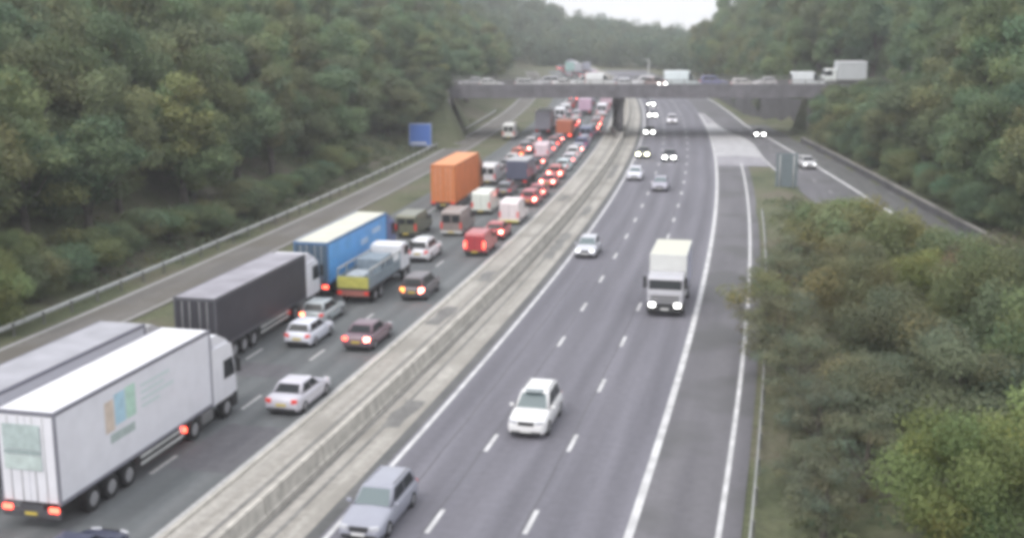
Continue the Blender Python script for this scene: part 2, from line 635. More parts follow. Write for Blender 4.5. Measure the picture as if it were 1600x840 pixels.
def gp(s, t):
    p = road(s, t)
    return Vector((p.x, p.y, max(0, ground_z(p.x, p.y))))


guard_rail((lambda s: road(s, -1.1), -30, 88), 'galvanised guard rail beside the right-hand hard shoulder, half hidden by bushes')
guard_rail((lambda s: road(s, -46.3), 0, 210), 'pale guard rail along the far side of the left slip road, below the wood')

# low retaining wall behind the right slip road, in cast bays
wall = tag(empty('retaining_wall', road(100, SL_OUT(100) + 4)), 'low dark retaining wall with pale coping at the foot of the right-hand wooded bank', 'wall')
for k in range(24):
    a, b = 40 + k * 5, 40 + k * 5 + 4.95
    vs, cs = [], []
    for s in (a, b):
        for dt, z in ((3.6, -.1), (3.6, .7), (4.0, .7), (4.0, -.1)):
            vs.append(road(s, SL_OUT(s) + dt, z) - wall.location)
        for dt, z in ((3.54, .703), (3.54, .80), (4.06, .80), (4.06, .703)):
            cs.append(road(s, SL_OUT(s) + dt, z) - wall.location)
    F = [(0, 1, 5, 4), (1, 2, 6, 5), (2, 3, 7, 6), (3, 0, 4, 7), (0, 3, 2, 1), (4, 5, 6, 7)]
    pn = obj('wall_panel', MB().add(vs, F), BRD, wall)
    obj('coping', MB().add(cs, F), ABUT, pn)

# tall retaining wall carrying the bank beyond the bridge
wall2 = tag(empty('retaining_wall', road(230, SL_OUT(230) + 2)), 'tall dark retaining wall beside the slip road beyond the bridge', 'wall')
for k in range(22):
    a, b = 181 + k * 5, 181 + k * 5 + 4.95
    hgt = 4.6 - .09 * k
    vs = []
    for s in (a, b):
        for dt, z in ((-.2, -.1), (0, hgt), (.5, hgt), (.5, -.1)):
            vs.append(road(s, SL_OUT(s) + W2(s) + dt, z) - wall2.location)
    obj('wall_panel', MB().add(vs, F), BRD, wall2)

# ------------------------------------------------------------------ bridge
bridge = tag(empty('road_bridge', BL, BANG), 'grey concrete road bridge crossing over the whole motorway', 'bridge')


def bbx(name, u0, u1, v0, v1, z0, z1, m, par=bridge):
    return obj(name, MB().box(u0, u1, v0, v1, z0, z1), m, par)


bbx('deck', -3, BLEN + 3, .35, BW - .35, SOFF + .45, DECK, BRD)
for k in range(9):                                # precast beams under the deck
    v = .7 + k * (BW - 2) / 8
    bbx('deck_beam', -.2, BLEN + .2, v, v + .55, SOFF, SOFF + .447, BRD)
for nm, v0, v1 in (('edge_beam', -.05, .35), ('edge_beam', BW - .35, BW + .05)):
    e = bbx(nm, -3, BLEN + 1.8, v0, v1, SOFF + .05, DECK + .80, BRC)
    for k in range(22):
        u = -2.9 + k * (BLEN + 4.5) / 22
        if v0 < 0:
            bbx('joint', u, u + .05, v0 - .012, v0 - .003, SOFF + .1, DECK + .78, BRD, e)
for v in (.15, BW - .15):                         # parapets
    par = bbx('parapet', -12, BLEN + 7, v - .09, v + .09, DECK + .802, DECK + .90, GALVD)
    for z in (1.02, 1.24, 1.45):
        bbx('rail', -12, BLEN + 7, v - .04, v + .04, DECK + z, DECK + z + (.11 if z > 1.4 else .07), GALVD, par)
    pm = MB().box(-.06, .06, -.035, .035, 0, 1.0).mesh('parapet_post')
    for k in range(38):
        q = link('parapet_post', pm, GALVD, par)
        q.location = (-12 + k * (BLEN + 19) / 37, v, DECK + .46)
um = 27.3                                         # central pier
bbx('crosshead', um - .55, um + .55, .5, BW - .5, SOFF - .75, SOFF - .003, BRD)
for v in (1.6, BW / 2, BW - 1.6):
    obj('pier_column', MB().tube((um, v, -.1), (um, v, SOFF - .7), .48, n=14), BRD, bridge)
bbx('pier_plinth', um - .75, um + .75, .6, BW - .6, -.1, .85, ABUT)
for u0, u1 in ((-1.4, 0), (BLEN, BLEN + 1.4)):
    bbx('abutment', u0, u1, .4, BW - .4, -.2, SOFF + .44, ABUT)
for sgn, u0 in ((-1, -.2), (1, BLEN + .2)):       # wing walls splayed outwards
    for v0, dv in ((.4, -1), (BW - .4, 1)):
        mb = MB()
        a, b = Vector((u0, v0, 0)), Vector((u0 + sgn * 5.5, v0 + dv * 6.5, 0))
        nn = Vector((-(b - a).y, (b - a).x, 0)).normalized() * .25
        vs = []
        for p, h in ((a, DECK + .25), (b, 4.0)):
            for q in (-1, 1):
                vs += [p + nn * q + Vector((0, 0, -.3)), p + nn * q + Vector((0, 0, h))]
        obj('wing_wall', mb.add(vs, [(0, 1, 5, 4), (2, 6, 7, 3), (1, 3, 7, 5), (0, 2, 3, 1), (4, 5, 7, 6)]), ABUT, bridge)
mb = MB()
vs, uv = [], []
for u in np.linspace(-90, BLEN + 90, 60):
    for v in (.36, BW - .36):
        vs.append(bp(u, v, DECK + .006))
        uv.append((v + 5, u + 100))
mb.add(vs, [(2 * i, 2 * i + 2, 2 * i + 3, 2 * i + 1) for i in range(59)], False, uv)
tag(obj('bridge_road', mb, ASPH_L), kind='structure')


# ------------------------------------------------------------------ signs and masts
def sign(name, label, cat, base, rz, wd, ht, z0, face, back, bars=(), posts=2):
    r = tag(empty(name, base, rz), label, cat)       # faces local -y
    pn = obj('sign_panel', MB().box(-wd / 2, wd / 2, -.04, .0, z0, z0 + ht), back, r)
    obj('sign_face', MB().bbox(-wd / 2 + .02, wd / 2 - .02, -.055, -.043, z0 + .02, z0 + ht - .02, .004), face, pn)
    for x0, x1, y0, y1 in bars:
        obj('legend_bar', MB().box(x0 * wd / 2, x1 * wd / 2, -.064, -.057, z0 + y0 * ht, z0 + y1 * ht), PLATEW, pn)
    for k in range(posts):
        x = 0 if posts == 1 else (-.32 + .64 * k) * wd
        obj('post', MB().tube((x, .06, -.4), (x, .06, z0 + ht * .95), .07, n=8), GALV, r)
    return r


BLUE = mat('sign_blue', (.075, .17, .52), .45, noise=.05)
SIGNBK = mat('sign_back_grey', (.145, .18, .20), .6, noise=.1)
CYAN = mat('sign_pale_green', (.32, .45, .44), .5)
b0 = road(139, -47.9)
sign('motorway_sign', 'blue rectangular motorway sign left of the bridge below the wood', 'road sign', (b0.x, b0.y, max(0, ground_z(b0.x, b0.y))), RAD(11), 3.3, 3.3, .75, BLUE, GALV, ((-.8, .55, .10, .17), (-.96, .96, .955, .975), (-.96, .96, .025, .045), (-.96, -.935, .05, .95), (.935, .96, .05, .95)))
g0 = road(107, 2.0)
sign('exit_sign', 'blue-grey back of a tall exit sign in the grass nose before the bushes', 'road sign', (g0.x, g0.y, .0), math.pi + heading(107), 2.4, 3.8, .3, BLUE, SIGNBK)
p0 = road(128, 15.2)
sign('marker_board', 'slim pale blue-grey sign standing on the right-hand wooded bank', 'road sign', (p0.x, p0.y, ground_z(p0.x, p0.y) - .1), RAD(-10), 1.3, 3.4, 1.5, mat('pale_board', (.22, .29, .37), .5), GALV, posts=1)
p0 = bp(19.6, BW + .6, DECK - .3)
sign('direction_sign', 'small pale green road sign just above the far bridge parapet', 'road sign', p0, BANG, 1.6, 1.5, 2.6, CYAN, GALV, posts=1)
lp = bp(33.2, BW + 2.2, DECK - 1.2)
r = tag(empty('lighting_column', lp, BANG), 'thin grey lamp column rising just behind the bridge', 'lamp post')
obj('column', MB().tube((0, 0, -7), (0, 0, 5.4), .14, .09), GALV, r)
obj('bracket_arm', MB().tube((0, 0, 5.3), (-1.0, 0, 5.5), .05), GALV, r)
obj('lamp_head', MB().bbox(-1.7, -.9, -.14, .14, 5.45, 5.62, .04), GREYP, r)

# ------------------------------------------------------------------ vehicles
MESH = {}


def cached(key, fn):
    if key not in MESH:
        MESH[key] = fn().mesh(key)
    return MESH[key]


cached('plate', lambda: MB().bbox(-.26, .26, -.012, .012, -.055, .055, .004))


def wheel_mesh(r, wd):
    def tyre():
        mb = MB()
        n = 18
        prof = [(-wd / 2, r * .62), (-wd / 2, r * .93), (-wd / 2 + .03, r), (wd / 2 - .03, r), (wd / 2, r * .93), (wd / 2, r * .62)]
        vs = [(x, q * math.cos(2 * math.pi * i / n), q * math.sin(2 * math.pi * i / n)) for i in range(n) for x, q in prof]
        k = len(prof)
        return mb.add(vs, [(i * k + j, i * k + (j + 1) % k, ((i + 1) % n) * k + (j + 1) % k, ((i + 1) % n) * k + j) for i in range(n) for j in range(k)], False)

    def rim():
        mb = MB()
        mb.tube((-wd / 2 + .02, 0, 0), (wd / 2 - .02, 0, 0), r * .62, n=14)
        for k in range(5):                        # spokes
            a = 2 * math.pi * k / 5
            for x in (-1, 1):
                mb.tube((x * (wd / 2 - .015), 0, 0), (x * (wd / 2 - .015), r * .56 * math.cos(a), r * .56 * math.sin(a)), .035, n=5)
        return mb
    return cached(f'tyre_{r}_{wd}', tyre), cached(f'rim_{r}_{wd}', rim)


def add_wheel(par, x, y, r=.32, wd=.22, rimmat=None):
    t, m = wheel_mesh(r, wd)
    o = link('wheel', t, BLACKR, par)
    o.location = (x, y, r)
    link('rim', m, rimmat or RIM, o)


# kind: length, width, height, belt, windscreen base/top, roof rear, rear base (fractions of L from the rear), bonnet z, boot z
CARS = {
    'hatch': (4.05, 1.76, 1.47, .95, .70, .51, .13, .035, .84, .95, .31),
    'saloon': (4.65, 1.82, 1.44, .94, .70, .535, .265, .13, .83, .97, .32),
    'estate': (4.7, 1.82, 1.49, .95, .70, .54, .085, .03, .84, .95, .32),
    'suv': (4.6, 1.90, 1.74, 1.08, .715, .56, .10, .03, 1.00, 1.08, .37),
    'mpv': (4.5, 1.84, 1.66, 1.02, .77, .58, .09, .025, .93, 1.02, .33),
}


def car_meshes(k):
    L, W, H, BELT, wb, wt, rt, rb, bon, boot, wr = CARS[k]
    hw = W / 2
    Y = lambda q: (q - .5) * L

    def body():
        st = [(0, .80, boot - .30, .42), (.012, .92, boot - .10, .30), (.04, .97, boot - .01, .24), (max(rb, .06), .985, max(boot, BELT - .02), .2),
              (.25, 1, BELT, .18), (.5, 1, BELT, .18), (wb - .03, 1, BELT - .01, .18), (wb + .03, .99, bon + .05, .18), (.86, .975, bon - .03, .19),
              (.94, .94, bon - .12, .21), (.982, .86, bon - .22, .25), (1, .70, bon - .33, .36)]
        vs, k2 = [], 15
        for q, wf, zt, zb in st:
            a = hw * wf
            h = zt - zb
            half = [(.86, 0), (.97, .10), (1.0, .32), (1.0, .60), (.975, .82), (.90, .96), (.78, 1.0)]
            for x, z in half:
                vs.append((a * x, Y(q), zb + h * z))
            vs.append((0, Y(q), zt + .025))
            for x, z in reversed(half):
                vs.append((-a * x, Y(q), zb + h * z))
        n = len(st)
        fs = [(i * k2 + j, (i + 1) * k2 + j, (i + 1) * k2 + (j + 1) % k2, i * k2 + (j + 1) % k2) for i in range(n - 1) for j in range(k2)]
        fs += [tuple(range(k2)), tuple(reversed(range((n - 1) * k2, n * k2)))]
        return MB().add(vs, [tuple(reversed(f)) for f in fs], True)

    zb, zt = BELT - .06, H - .035
    xb, xt = hw * .90, hw * .70
    yb0, yb1, yt0, yt1 = Y(rb), Y(wb), Y(rt), Y(wt)

    def cabin():
        bm = bmesh.new()
        lo = [bm.verts.new(p) for p in ((-xb, yb0, zb), (xb, yb0, zb), (xb, yb1, zb), (-xb, yb1, zb))]
        hi = [bm.verts.new(p) for p in ((-xt, yt0, zt), (xt, yt0, zt), (xt, yt1, zt), (-xt, yt1, zt))]
        ym = (yt0 + yt1) / 2
        top = [bm.verts.new(p) for p in ((-xt * .5, yt0 + (ym - yt0) * .5, H), (xt * .5, yt0 + (ym - yt0) * .5, H), (xt * .5, yt1 - (yt1 - ym) * .5, H), (-xt * .5, yt1 - (yt1 - ym) * .5, H))]
        es = []
        for i in range(4):
            j = (i + 1) % 4
            bm.faces.new((lo[i], lo[j], hi[j], hi[i]))
            bm.faces.new((hi[i], hi[j], top[j], top[i]))
        bm.faces.new(top)
        bm.faces.new(list(reversed(lo)))
        bm.edges.ensure_lookup_table()
        for e in bm.edges:
            a, b = e.verts
            if (a in hi and b in hi) or (a in lo and b in hi) or (a in hi and b in lo):
                es.append(e)
        bmesh.ops.bevel(bm, geom=es, offset=.07, segments=3, affect='EDGES', profile=.5)
        return MB().bm(bm, True)

    # panes: each quad sits in the cabin face, between bottom and top edge
    def lerpP(a, b, q):
        return tuple(a[i] + (b[i] - a[i]) * q for i in range(3))

    def pane(A, B, C, D, u0, u1, v0, v1, off=.012):
        """A-B bottom, D-C top"""
        def P(u, v):
            return lerpP(lerpP(A, B, u), lerpP(D, C, u), v)
        return lambda: MB().quad(P(u0, v0), P(u1, v0), P(u1, v1), P(u0, v1), off)

    zbv = BELT - .02
    f = (zbv - zb) / (zt - zb)
    lo = lambda x, y0, y1: (x * (xb + (xt - xb) * f), y0 + (y1 - y0) * f, zbv)
    WSL, WSR = lo(-1, yb1, yt1), lo(1, yb1, yt1)
    RSL, RSR = lo(-1, yb0, yt0), lo(1, yb0, yt0)
    TL1, TR1, TL0, TR0 = (-xt, yt1, zt), (xt, yt1, zt), (-xt, yt0, zt), (xt, yt0, zt)
    parts = {
        'windscreen': pane(WSR, WSL, TL1, TR1, .07, .93, .05, .90),
        'rear_window': pane(RSL, RSR, TR0, TL0, .09, .91, .16, .86),
    }
    sides = []
    for sx in (1, -1):
        A, B, C, D = (RSR, WSR, TR1, TR0) if sx > 0 else (WSL, RSL, TL0, TL1)
        for u0, u1 in ((.10, .50), (.535, .90)):
            sides.append(pane(A, B, C, D, u0, u1, .12, .86))
    return body, cabin, parts, sides


def build_car(kind, s=None, t=None, col=(.6, .6, .62), label='', group=None, oncoming=False, lights=None, brake=None, loc=None, rz=None, name=None, simple=False, front_glass=None, lit_left=None):
    L, W, H, BELT, wb, wt, rt, rb, bon, boot, wr = CARS[kind]
    if loc is None:
        rz = heading(s) + (math.pi if oncoming else 0)
        loc = road(s, t, .006)
    nm = name or {'hatch': 'hatchback_car', 'saloon': 'saloon_car', 'estate': 'estate_car', 'suv': 'off_road_car', 'mpv': 'people_carrier'}[kind]
    root = tag(empty(nm, loc, rz), label, 'car', group)
    pm = paint('%.2f_%.2f_%.2f' % col, col)
    body, cabin, panes, sides = car_meshes(kind)
    b = link('body', cached(kind + '_body', body), pm, root)
    link('cabin', cached(kind + '_cabin', cabin), pm, root)
    for k, fn in panes.items():
        link(k, cached(kind + k, fn), (front_glass or GLASS) if k == 'windscreen' else GLASS, root)
    for i, fn in enumerate(sides):
        link('side_window', cached(kind + f'_sw{i}', fn), GLASS, root)
    hw = W / 2
    wbase = L * .29
    for sx in (-1, 1):
        for y in (-wbase - .02 * L, wbase + .01 * L):
            add_wheel(root, sx * (hw - .10), y, wr, .22)
    zl = bon - .20
    hl = cached(kind + '_hl', lambda: MB().bbox(-.19, .19, -.07, .05, -.085, .085, .04))
    for sx in (-1, 1):
        o = link('headlight', hl, lights or LAMPOFF, root)
        o.location = (sx * hw * .66, L / 2 - .085, zl)
        o.rotation_euler = (0, 0, -sx * .35)
    tl = cached(kind + '_tl', lambda: MB().bbox(-.15, .15, -.05, .08, -.10 if kind in ('hatch', 'saloon') else -.2, .12, .03))
    for sx in (-1, 1):
        bm_ = brake or TAIL
        if lit_left is not None and sx < 0:
            bm_ = lit_left
        o = link('tail_light', tl, bm_, root)
        o.location = (sx * hw * .74, -L / 2 + .06, boot - .20)
        o.rotation_euler = (0, 0, sx * .25)
    link('front_bumper', cached(kind + '_fb', lambda: MB().bbox(-hw * .74, hw * .74, L / 2 - .14, L / 2 + .03, .24, .40, .05)), BLACKP, root)
    link('grille', cached(kind + '_gr', lambda: MB().bbox(-hw * .40, hw * .40, L / 2 - .10, L / 2 + .015, bon - .34, bon - .16, .02)), BLACKP, root)
    link('rear_bumper', cached(kind + '_rb', lambda: MB().bbox(-hw * .80, hw * .80, -L / 2 - .03, -L / 2 + .12, .26, .44, .05)), BLACKP, root)
    link('number_plate', cached('plate', lambda: MB().bbox(-.26, .26, -.012, .012, -.055, .055, .004)), PLATEY, root).location = (0, -L / 2 - .04, boot - .36)
    link('number_plate', cached('plate', None), PLATEW, root).location = (0, L / 2 + .04, .42)
    for sx in (-1, 1):
        o = link('mirror', cached('mirror', lambda: MB().bbox(-.10, .10, -.06, .06, -.07, .07, .03)), pm, root)
        o.location = (sx * (hw + .05), (wb - .5 - .05) * L, BELT + .07)
    if kind in ('suv', 'estate'):
        for sx in (-1, 1):
            link('roof_rail', cached(kind + f'_rr{sx}', lambda: MB().tube((sx * hw * .64, (rt - .46) * L, H + .025), (sx * hw * .64, (wt - .55) * L, H + .025), .02, n=6)), GREYP, root)
    if kind == 'suv':
        link('sunroof', cached('suv_sunroof', lambda: MB().bbox(-.42, .42, .0, .55, H - .003, H + .012, .004)), GLASSL, root)
    return root


def side_glass(mb, x, pts, off=.012):
    """flat pane on a vertical side at x"""
    sgn = 1 if x > 0 else -1
    n = len(pts)
    a = [(x, y, z) for y, z in pts]
    b = [(x + sgn * off, y, z) for y, z in pts]
    fs = [tuple(range(n)), tuple(reversed(range(n, 2 * n)))] + [(i, n + i, n + (i + 1) % n, (i + 1) % n) for i in range(n)]
    return mb.add(a + b, fs)


def build_van(s=None, t=None, col=(.7, .7, .7), label='', L=5.2, W=1.95, H=2.25, oncoming=False, loc=None, rz=None, brake=None, lights=None, group=None, rear_window=True, cat='van', lower=None):
    if loc is None:
        rz = heading(s) + (math.pi if oncoming else 0)
        loc = road(s, t, .006)
    root = tag(empty('panel_van', loc, rz), label, cat, group)
    pm = paint('%.2f_%.2f_%.2f' % col, col)
    key = f'van_{L}_{W}_{H}_'
    hw = W / 2
    prof = [(-L / 2, .32), (-L / 2, H - .22), (-L / 2 + .12, H - .02), (L / 2 - 2.1, H), (L / 2 - 1.75, H - .08), (L / 2 - .95, 1.22), (L / 2 - .18, .98), (L / 2, .72), (L / 2, .30)]
    tp = lambda y, z: 1 if z < 1.1 else 1 - .10 * (z - 1.1) / (H - 1.1)
    link('body', cached(key + 'b', lambda: MB().prism(prof, -hw, hw, .07, 2, tp)), pm, root)
    ws = lambda: MB().quad((hw * .86, L / 2 - 1.02, 1.27), (-hw * .86, L / 2 - 1.02, 1.27), (-hw * .80, L / 2 - 1.68, H - .17), (hw * .80, L / 2 - 1.68, H - .17), .016)
    link('windscreen', cached(key + 'ws', ws), GLASS, root)
    for sx in (-1, 1):
        def sg():
            mb = MB()
            pts = [(L / 2 - 1.95, 1.2), (L / 2 - 1.10, 1.2), (L / 2 - 1.62, H - .28), (L / 2 - 1.95, H - .28)]
            vs = [(sx * (hw * tp(0, z) + .002), y, z) for y, z in pts] + [(sx * (hw * tp(0, z) + .014), y, z) for y, z in pts]
            return mb.add(vs, [(0, 1, 2, 3), (7, 6, 5, 4), (0, 4, 5, 1), (1, 5, 6, 2), (2, 6, 7, 3), (3, 7, 4, 0)])
        link('side_window', cached(key + f'sg{sx}', sg), GLASS, root)
        if rear_window:
            link('rear_window', cached(key + f'rw{sx}', lambda: MB().bbox(min(sx * .08, sx * hw * .78), max(sx * .08, sx * hw * .78), -L / 2 - .012, -L / 2 + .02, 1.25, H - .38, .004)), GLASS, root)
        o = link('tail_light', cached(key + 'tl', lambda: MB().bbox(-.08, .08, -.03, .05, -.28, .28, .02)), brake or TAIL, root)
        o.location = (sx * (hw - .13), -L / 2 - .005, 1.0)
        o = link('headlight', cached(key + 'hl', lambda: MB().bbox(-.17, .17, -.06, .05, -.12, .12, .03)), lights or LAMPOFF, root)
        o.location = (sx * (hw - .26), L / 2 - .06, .82)
        for y in (-L * .30, L * .31):
            add_wheel(root, sx * (hw - .10), y, .33, .22)
        link('mirror', cached('van_mirror', lambda: MB().bbox(-.1, .1, -.07, .07, -.14, .14, .03)), BLACKP, root).location = (sx * (hw + .1), L / 2 - 1.15, 1.35)
    link('rear_bumper', cached(key + 'rb', lambda: MB().bbox(-hw + .05, hw - .05, -L / 2 - .07, -L / 2 + .08, .30, .50, .03)), lower or BLACKP, root)
    link('front_bumper', cached(key + 'fb', lambda: MB().bbox(-hw + .05, hw - .05, L / 2 - .1, L / 2 + .05, .26, .52, .04)), BLACKP, root)
    link('number_plate', cached('plate', None), PLATEY, root).location = (0, -L / 2 - .085, .42)
    link('door_seam', cached(key + 'ds', lambda: MB().box(-.012, .012, -L / 2 - .006, -L / 2 + .01, .52, H - .2)), BLACKP, root)
    return root


def truck_cab(root, y0, ln, W, z0, H, col, key, lights=None, sleeper=0.0, deflect=0.0, bumper=None):
    """forward-control cab, rear face at y0, front at y0+ln"""
    hw = W / 2
    y1 = y0 + ln
    prof = [(y0, z0), (y0, H - .05), (y0 + .2, H), (y1 - .75, H), (y1 - .32, H - .22), (y1 - .06, z0 + 1.0), (y1, z0 + .75), (y1, z0)]
    pm = paint('%.2f_%.2f_%.2f' % col, col)
    cab = link('cab', cached(key + 'cab', lambda: MB().prism(prof, -hw, hw, .09, 2)), pm, root)
    zb, zt = z0 + 1.03, min(H - .28, z0 + 1.95)
    fy = lambda z: y1 - .06 - .26 * (z - z0 - 1.0) / (H - .22 - z0 - 1.0)
    link('windscreen', cached(key + 'ws', lambda: MB().quad((hw * .91, fy(zb), zb), (-hw * .91, fy(zb), zb), (-hw * .91, fy(zt), zt), (hw * .91, fy(zt), zt), .016)), GLASS, cab)
    for sx in (-1, 1):
        link('side_window', cached(key + f'sw{sx}', lambda: side_glass(MB(), sx * (hw + .002), [(y1 - 1.35, zb), (y1 - .22, zb), (y1 - .42, zt), (y1 - 1.35, zt)])), GLASS, cab)
        link('mirror', cached('truck_mirror', lambda: MB().bbox(-.11, .11, -.08, .08, -.38, .38, .03)), BLACKP, cab).location = (sx * (hw + .17), y1 - .12, zb + .45)
        o = link('headlight', cached('truck_hl', lambda: MB().bbox(-.18, .18, -.05, .05, -.11, .11, .03)), lights or LAMPOFF, cab)
        o.location = (sx * (hw - .34), y1 + .035, z0 + .02)
    link('grille', cached(key + 'gr', lambda: MB().bbox(-hw * .8, hw * .8, y1 - .03, y1 + .018, z0 + .22, z0 + .40, .006)), GREYP, cab)
    link('grille', cached(key + 'gr2', lambda: MB().bbox(-hw * .8, hw * .8, y1 - .03, y1 + .018, z0 + .46, z0 + .64, .006)), GREYP, cab)
    link('bumper', cached(key + 'bp', lambda: MB().bbox(-hw, hw, y1 - .5, y1 + .02, .32, z0 + .16, .05)), bumper or BLACKP, cab)
    link('number_plate', cached('plate', None), PLATEW, cab).location = (0, y1 + .03, .55)
    if deflect:
        d = [(y0 + .05, H - .003), (y0 + .05, H + deflect), (y0 + .5, H + deflect), (y1 - .65, H + .05), (y1 - .65, H - .003)]
        link('roof_deflector', cached(key + 'rd', lambda: MB().prism(d, -hw * .92, hw * .92, .05)), pm, cab)
    return cab


def build_artic(s_rear, t, label, side, roof, rear, cabcol, frame=None, HT=4.0, ZB=1.15, LT=13.3, tail=None, s_front=None, cabH=3.3, extras=None, doors=True, tank=None):
    """tractor and box trailer; local origin at the trailer's rear end, +y ahead"""
    loc = road(s_rear, t, .006)
    root = tag(empty('articulated_lorry', loc, heading(s_rear + 8)), label, 'lorry', 'lorries in the queue')
    W = 2.5
    hw = W / 2
    key = f'art_{HT}_{ZB}_{LT}_'
    side_m, roof_m, rear_m = side, roof, rear
    fr = frame or GREYP
    tr = link('trailer', cached(key + 'body', lambda: MB().box(-hw + .03, hw - .03, .05, LT - .03, ZB, HT - .03)), side_m, root)
    link('trailer_roof', cached(key + 'roof', lambda: MB().bbox(-hw + .07, hw - .07, .08, LT - .06, HT - .06, HT + .01, .02)), roof_m, tr)
    for x0, x1, y0, y1 in ((-hw, -hw + .09, 0, LT), (hw - .09, hw, 0, LT)):
        link('top_rail', cached(key + f'tr{x0}', lambda: MB().box(x0, x1, y0, y1, HT - .14, HT + .02)), fr, tr)
        link('bottom_rail', cached(key + f'br{x0}', lambda: MB().box(x0, x1, y0 + .01, y1 - .01, ZB - .08, ZB + .06)), fr, tr)
        for y in (0.003, LT - .10):
            link('corner_post', cached(key + f'cp{x0}{y}', lambda: MB().box(x0 - .004, x1 + .004, y, y + .097, ZB - .05, HT - .02)), fr, tr)
    link('header_rail', cached(key + 'hr', lambda: MB().box(-hw + .09, hw - .09, -.006, .06, HT - .15, HT + .018)), fr, tr)
    for sx in (-1, 1):
        d = link('rear_door', cached(key + f'door{sx}', lambda: MB().bbox(min(sx * .012, sx * (hw - .1)), max(sx * .012, sx * (hw - .1)), .0, .05, ZB + .03, HT - .16, .01)), rear_m, tr)
        for q in (.3, .75):
            link('locking_bar', cached(key + f'lb{sx}{q}', lambda: MB().tube((sx * q, -.015, ZB + .05), (sx * q, -.015, HT - .2), .018, n=5)), GALV, d)
    link('chassis', cached(key + 'ch', lambda: MB().box(-.55, .55, .25, LT - .4, ZB - .42, ZB - .085)), CHASS, root)
    bmp = link('rear_bumper', cached(key + 'rbp', lambda: MB().bbox(-hw + .02, hw - .02, -.06, .10, .55, .86, .02)), CHASS, root)
    for sx in (-1, 1):
        o = link('tail_light', cached('art_tl', lambda: MB().bbox(-.20, .20, -.04, .03, -.10, .10, .02)), tail or TAILR, bmp)
        o.location = (sx * (hw - .25), -.06, .92)
    link('number_plate', cached('plate', None), PLATEY, bmp).location = (0, -.08, .72)
    link('bumper_beam', cached(key + 'bb', lambda: MB().box(-.5, .5, -.02, .25, .86, ZB - .09)), CHASS, root)
    for y in (2.2, 3.5, 4.8):
        for sx in (-1, 1):
            add_wheel(root, sx * (hw - .2), y, .5, .38)
            link('mudguard', cached('mudguard', lambda: MB().add([(x, .6 * math.cos(a), .6 * math.sin(a)) for a in np.linspace(.35, math.pi - .35, 7) for x in (-.19, .19)], [(2 * i, 2 * i + 1, 2 * i + 3, 2 * i + 2) for i in range(6)], True)), BLACKP, root).location = (sx * (hw - .2), y, .5)
    for sx in (-1, 1):
        for z in (.62, .92):
            link('side_guard', cached(key + f'sg{sx}{z}', lambda: MB().box(sx * hw - .02, sx * hw + .02, 5.7, LT - 3.0, z - .06, z + .07)), GALV, root)
        link('landing_leg', cached(key + f'll{sx}', lambda: MB().box(sx * .85 - .06, sx * .85 + .06, LT - 2.75, LT - 2.6, .12, ZB - .09)), CHASS, root)
    # tractor
    y0 = LT + .35
    truck_cab(root, y0, 2.2, 2.45, .95, cabH, cabcol, f'art_cab_{LT}_{cabH}', deflect=max(.05, min(.55, HT - cabH - .08)))
    link('tractor_chassis', cached(key + 'tc', lambda: MB().box(-.5, .5, LT - 3.4, y0 + 2.0, .55, .92)), CHASS, root)
    pm = paint('%.2f_%.2f_%.2f' % cabcol, cabcol)
    for sx in (-1, 1):
        for y in (LT - 2.15 + .3, y0 + 1.05):
            add_wheel(root, sx * (hw - .2), y, .5, .36)
        o = link('fuel_tank', cached('art_tank', lambda: MB().bbox(-.3, .3, -.55, .55, -.28, .28, .1)), tank or GREYP, root)
        o.location = (sx * (hw - .33), LT - .55, .68)
        link('side_fairing', cached(f'fair_{LT}_{cabH}_{sx}', lambda: MB().bbox(sx * (hw - .05) - .03, sx * (hw - .05) + .03, y0 - .32, y0 + .06, 1.0, cabH, .01)), pm, root)
        o = link('tail_light', cached('tractor_tl', lambda: MB().bbox(-.17, .17, -.04, .04, -.13, .13, .03)), tail or TAILR, root)
        o.location = (sx * (hw - .22), LT - 2.62, .74)
    return root, tr


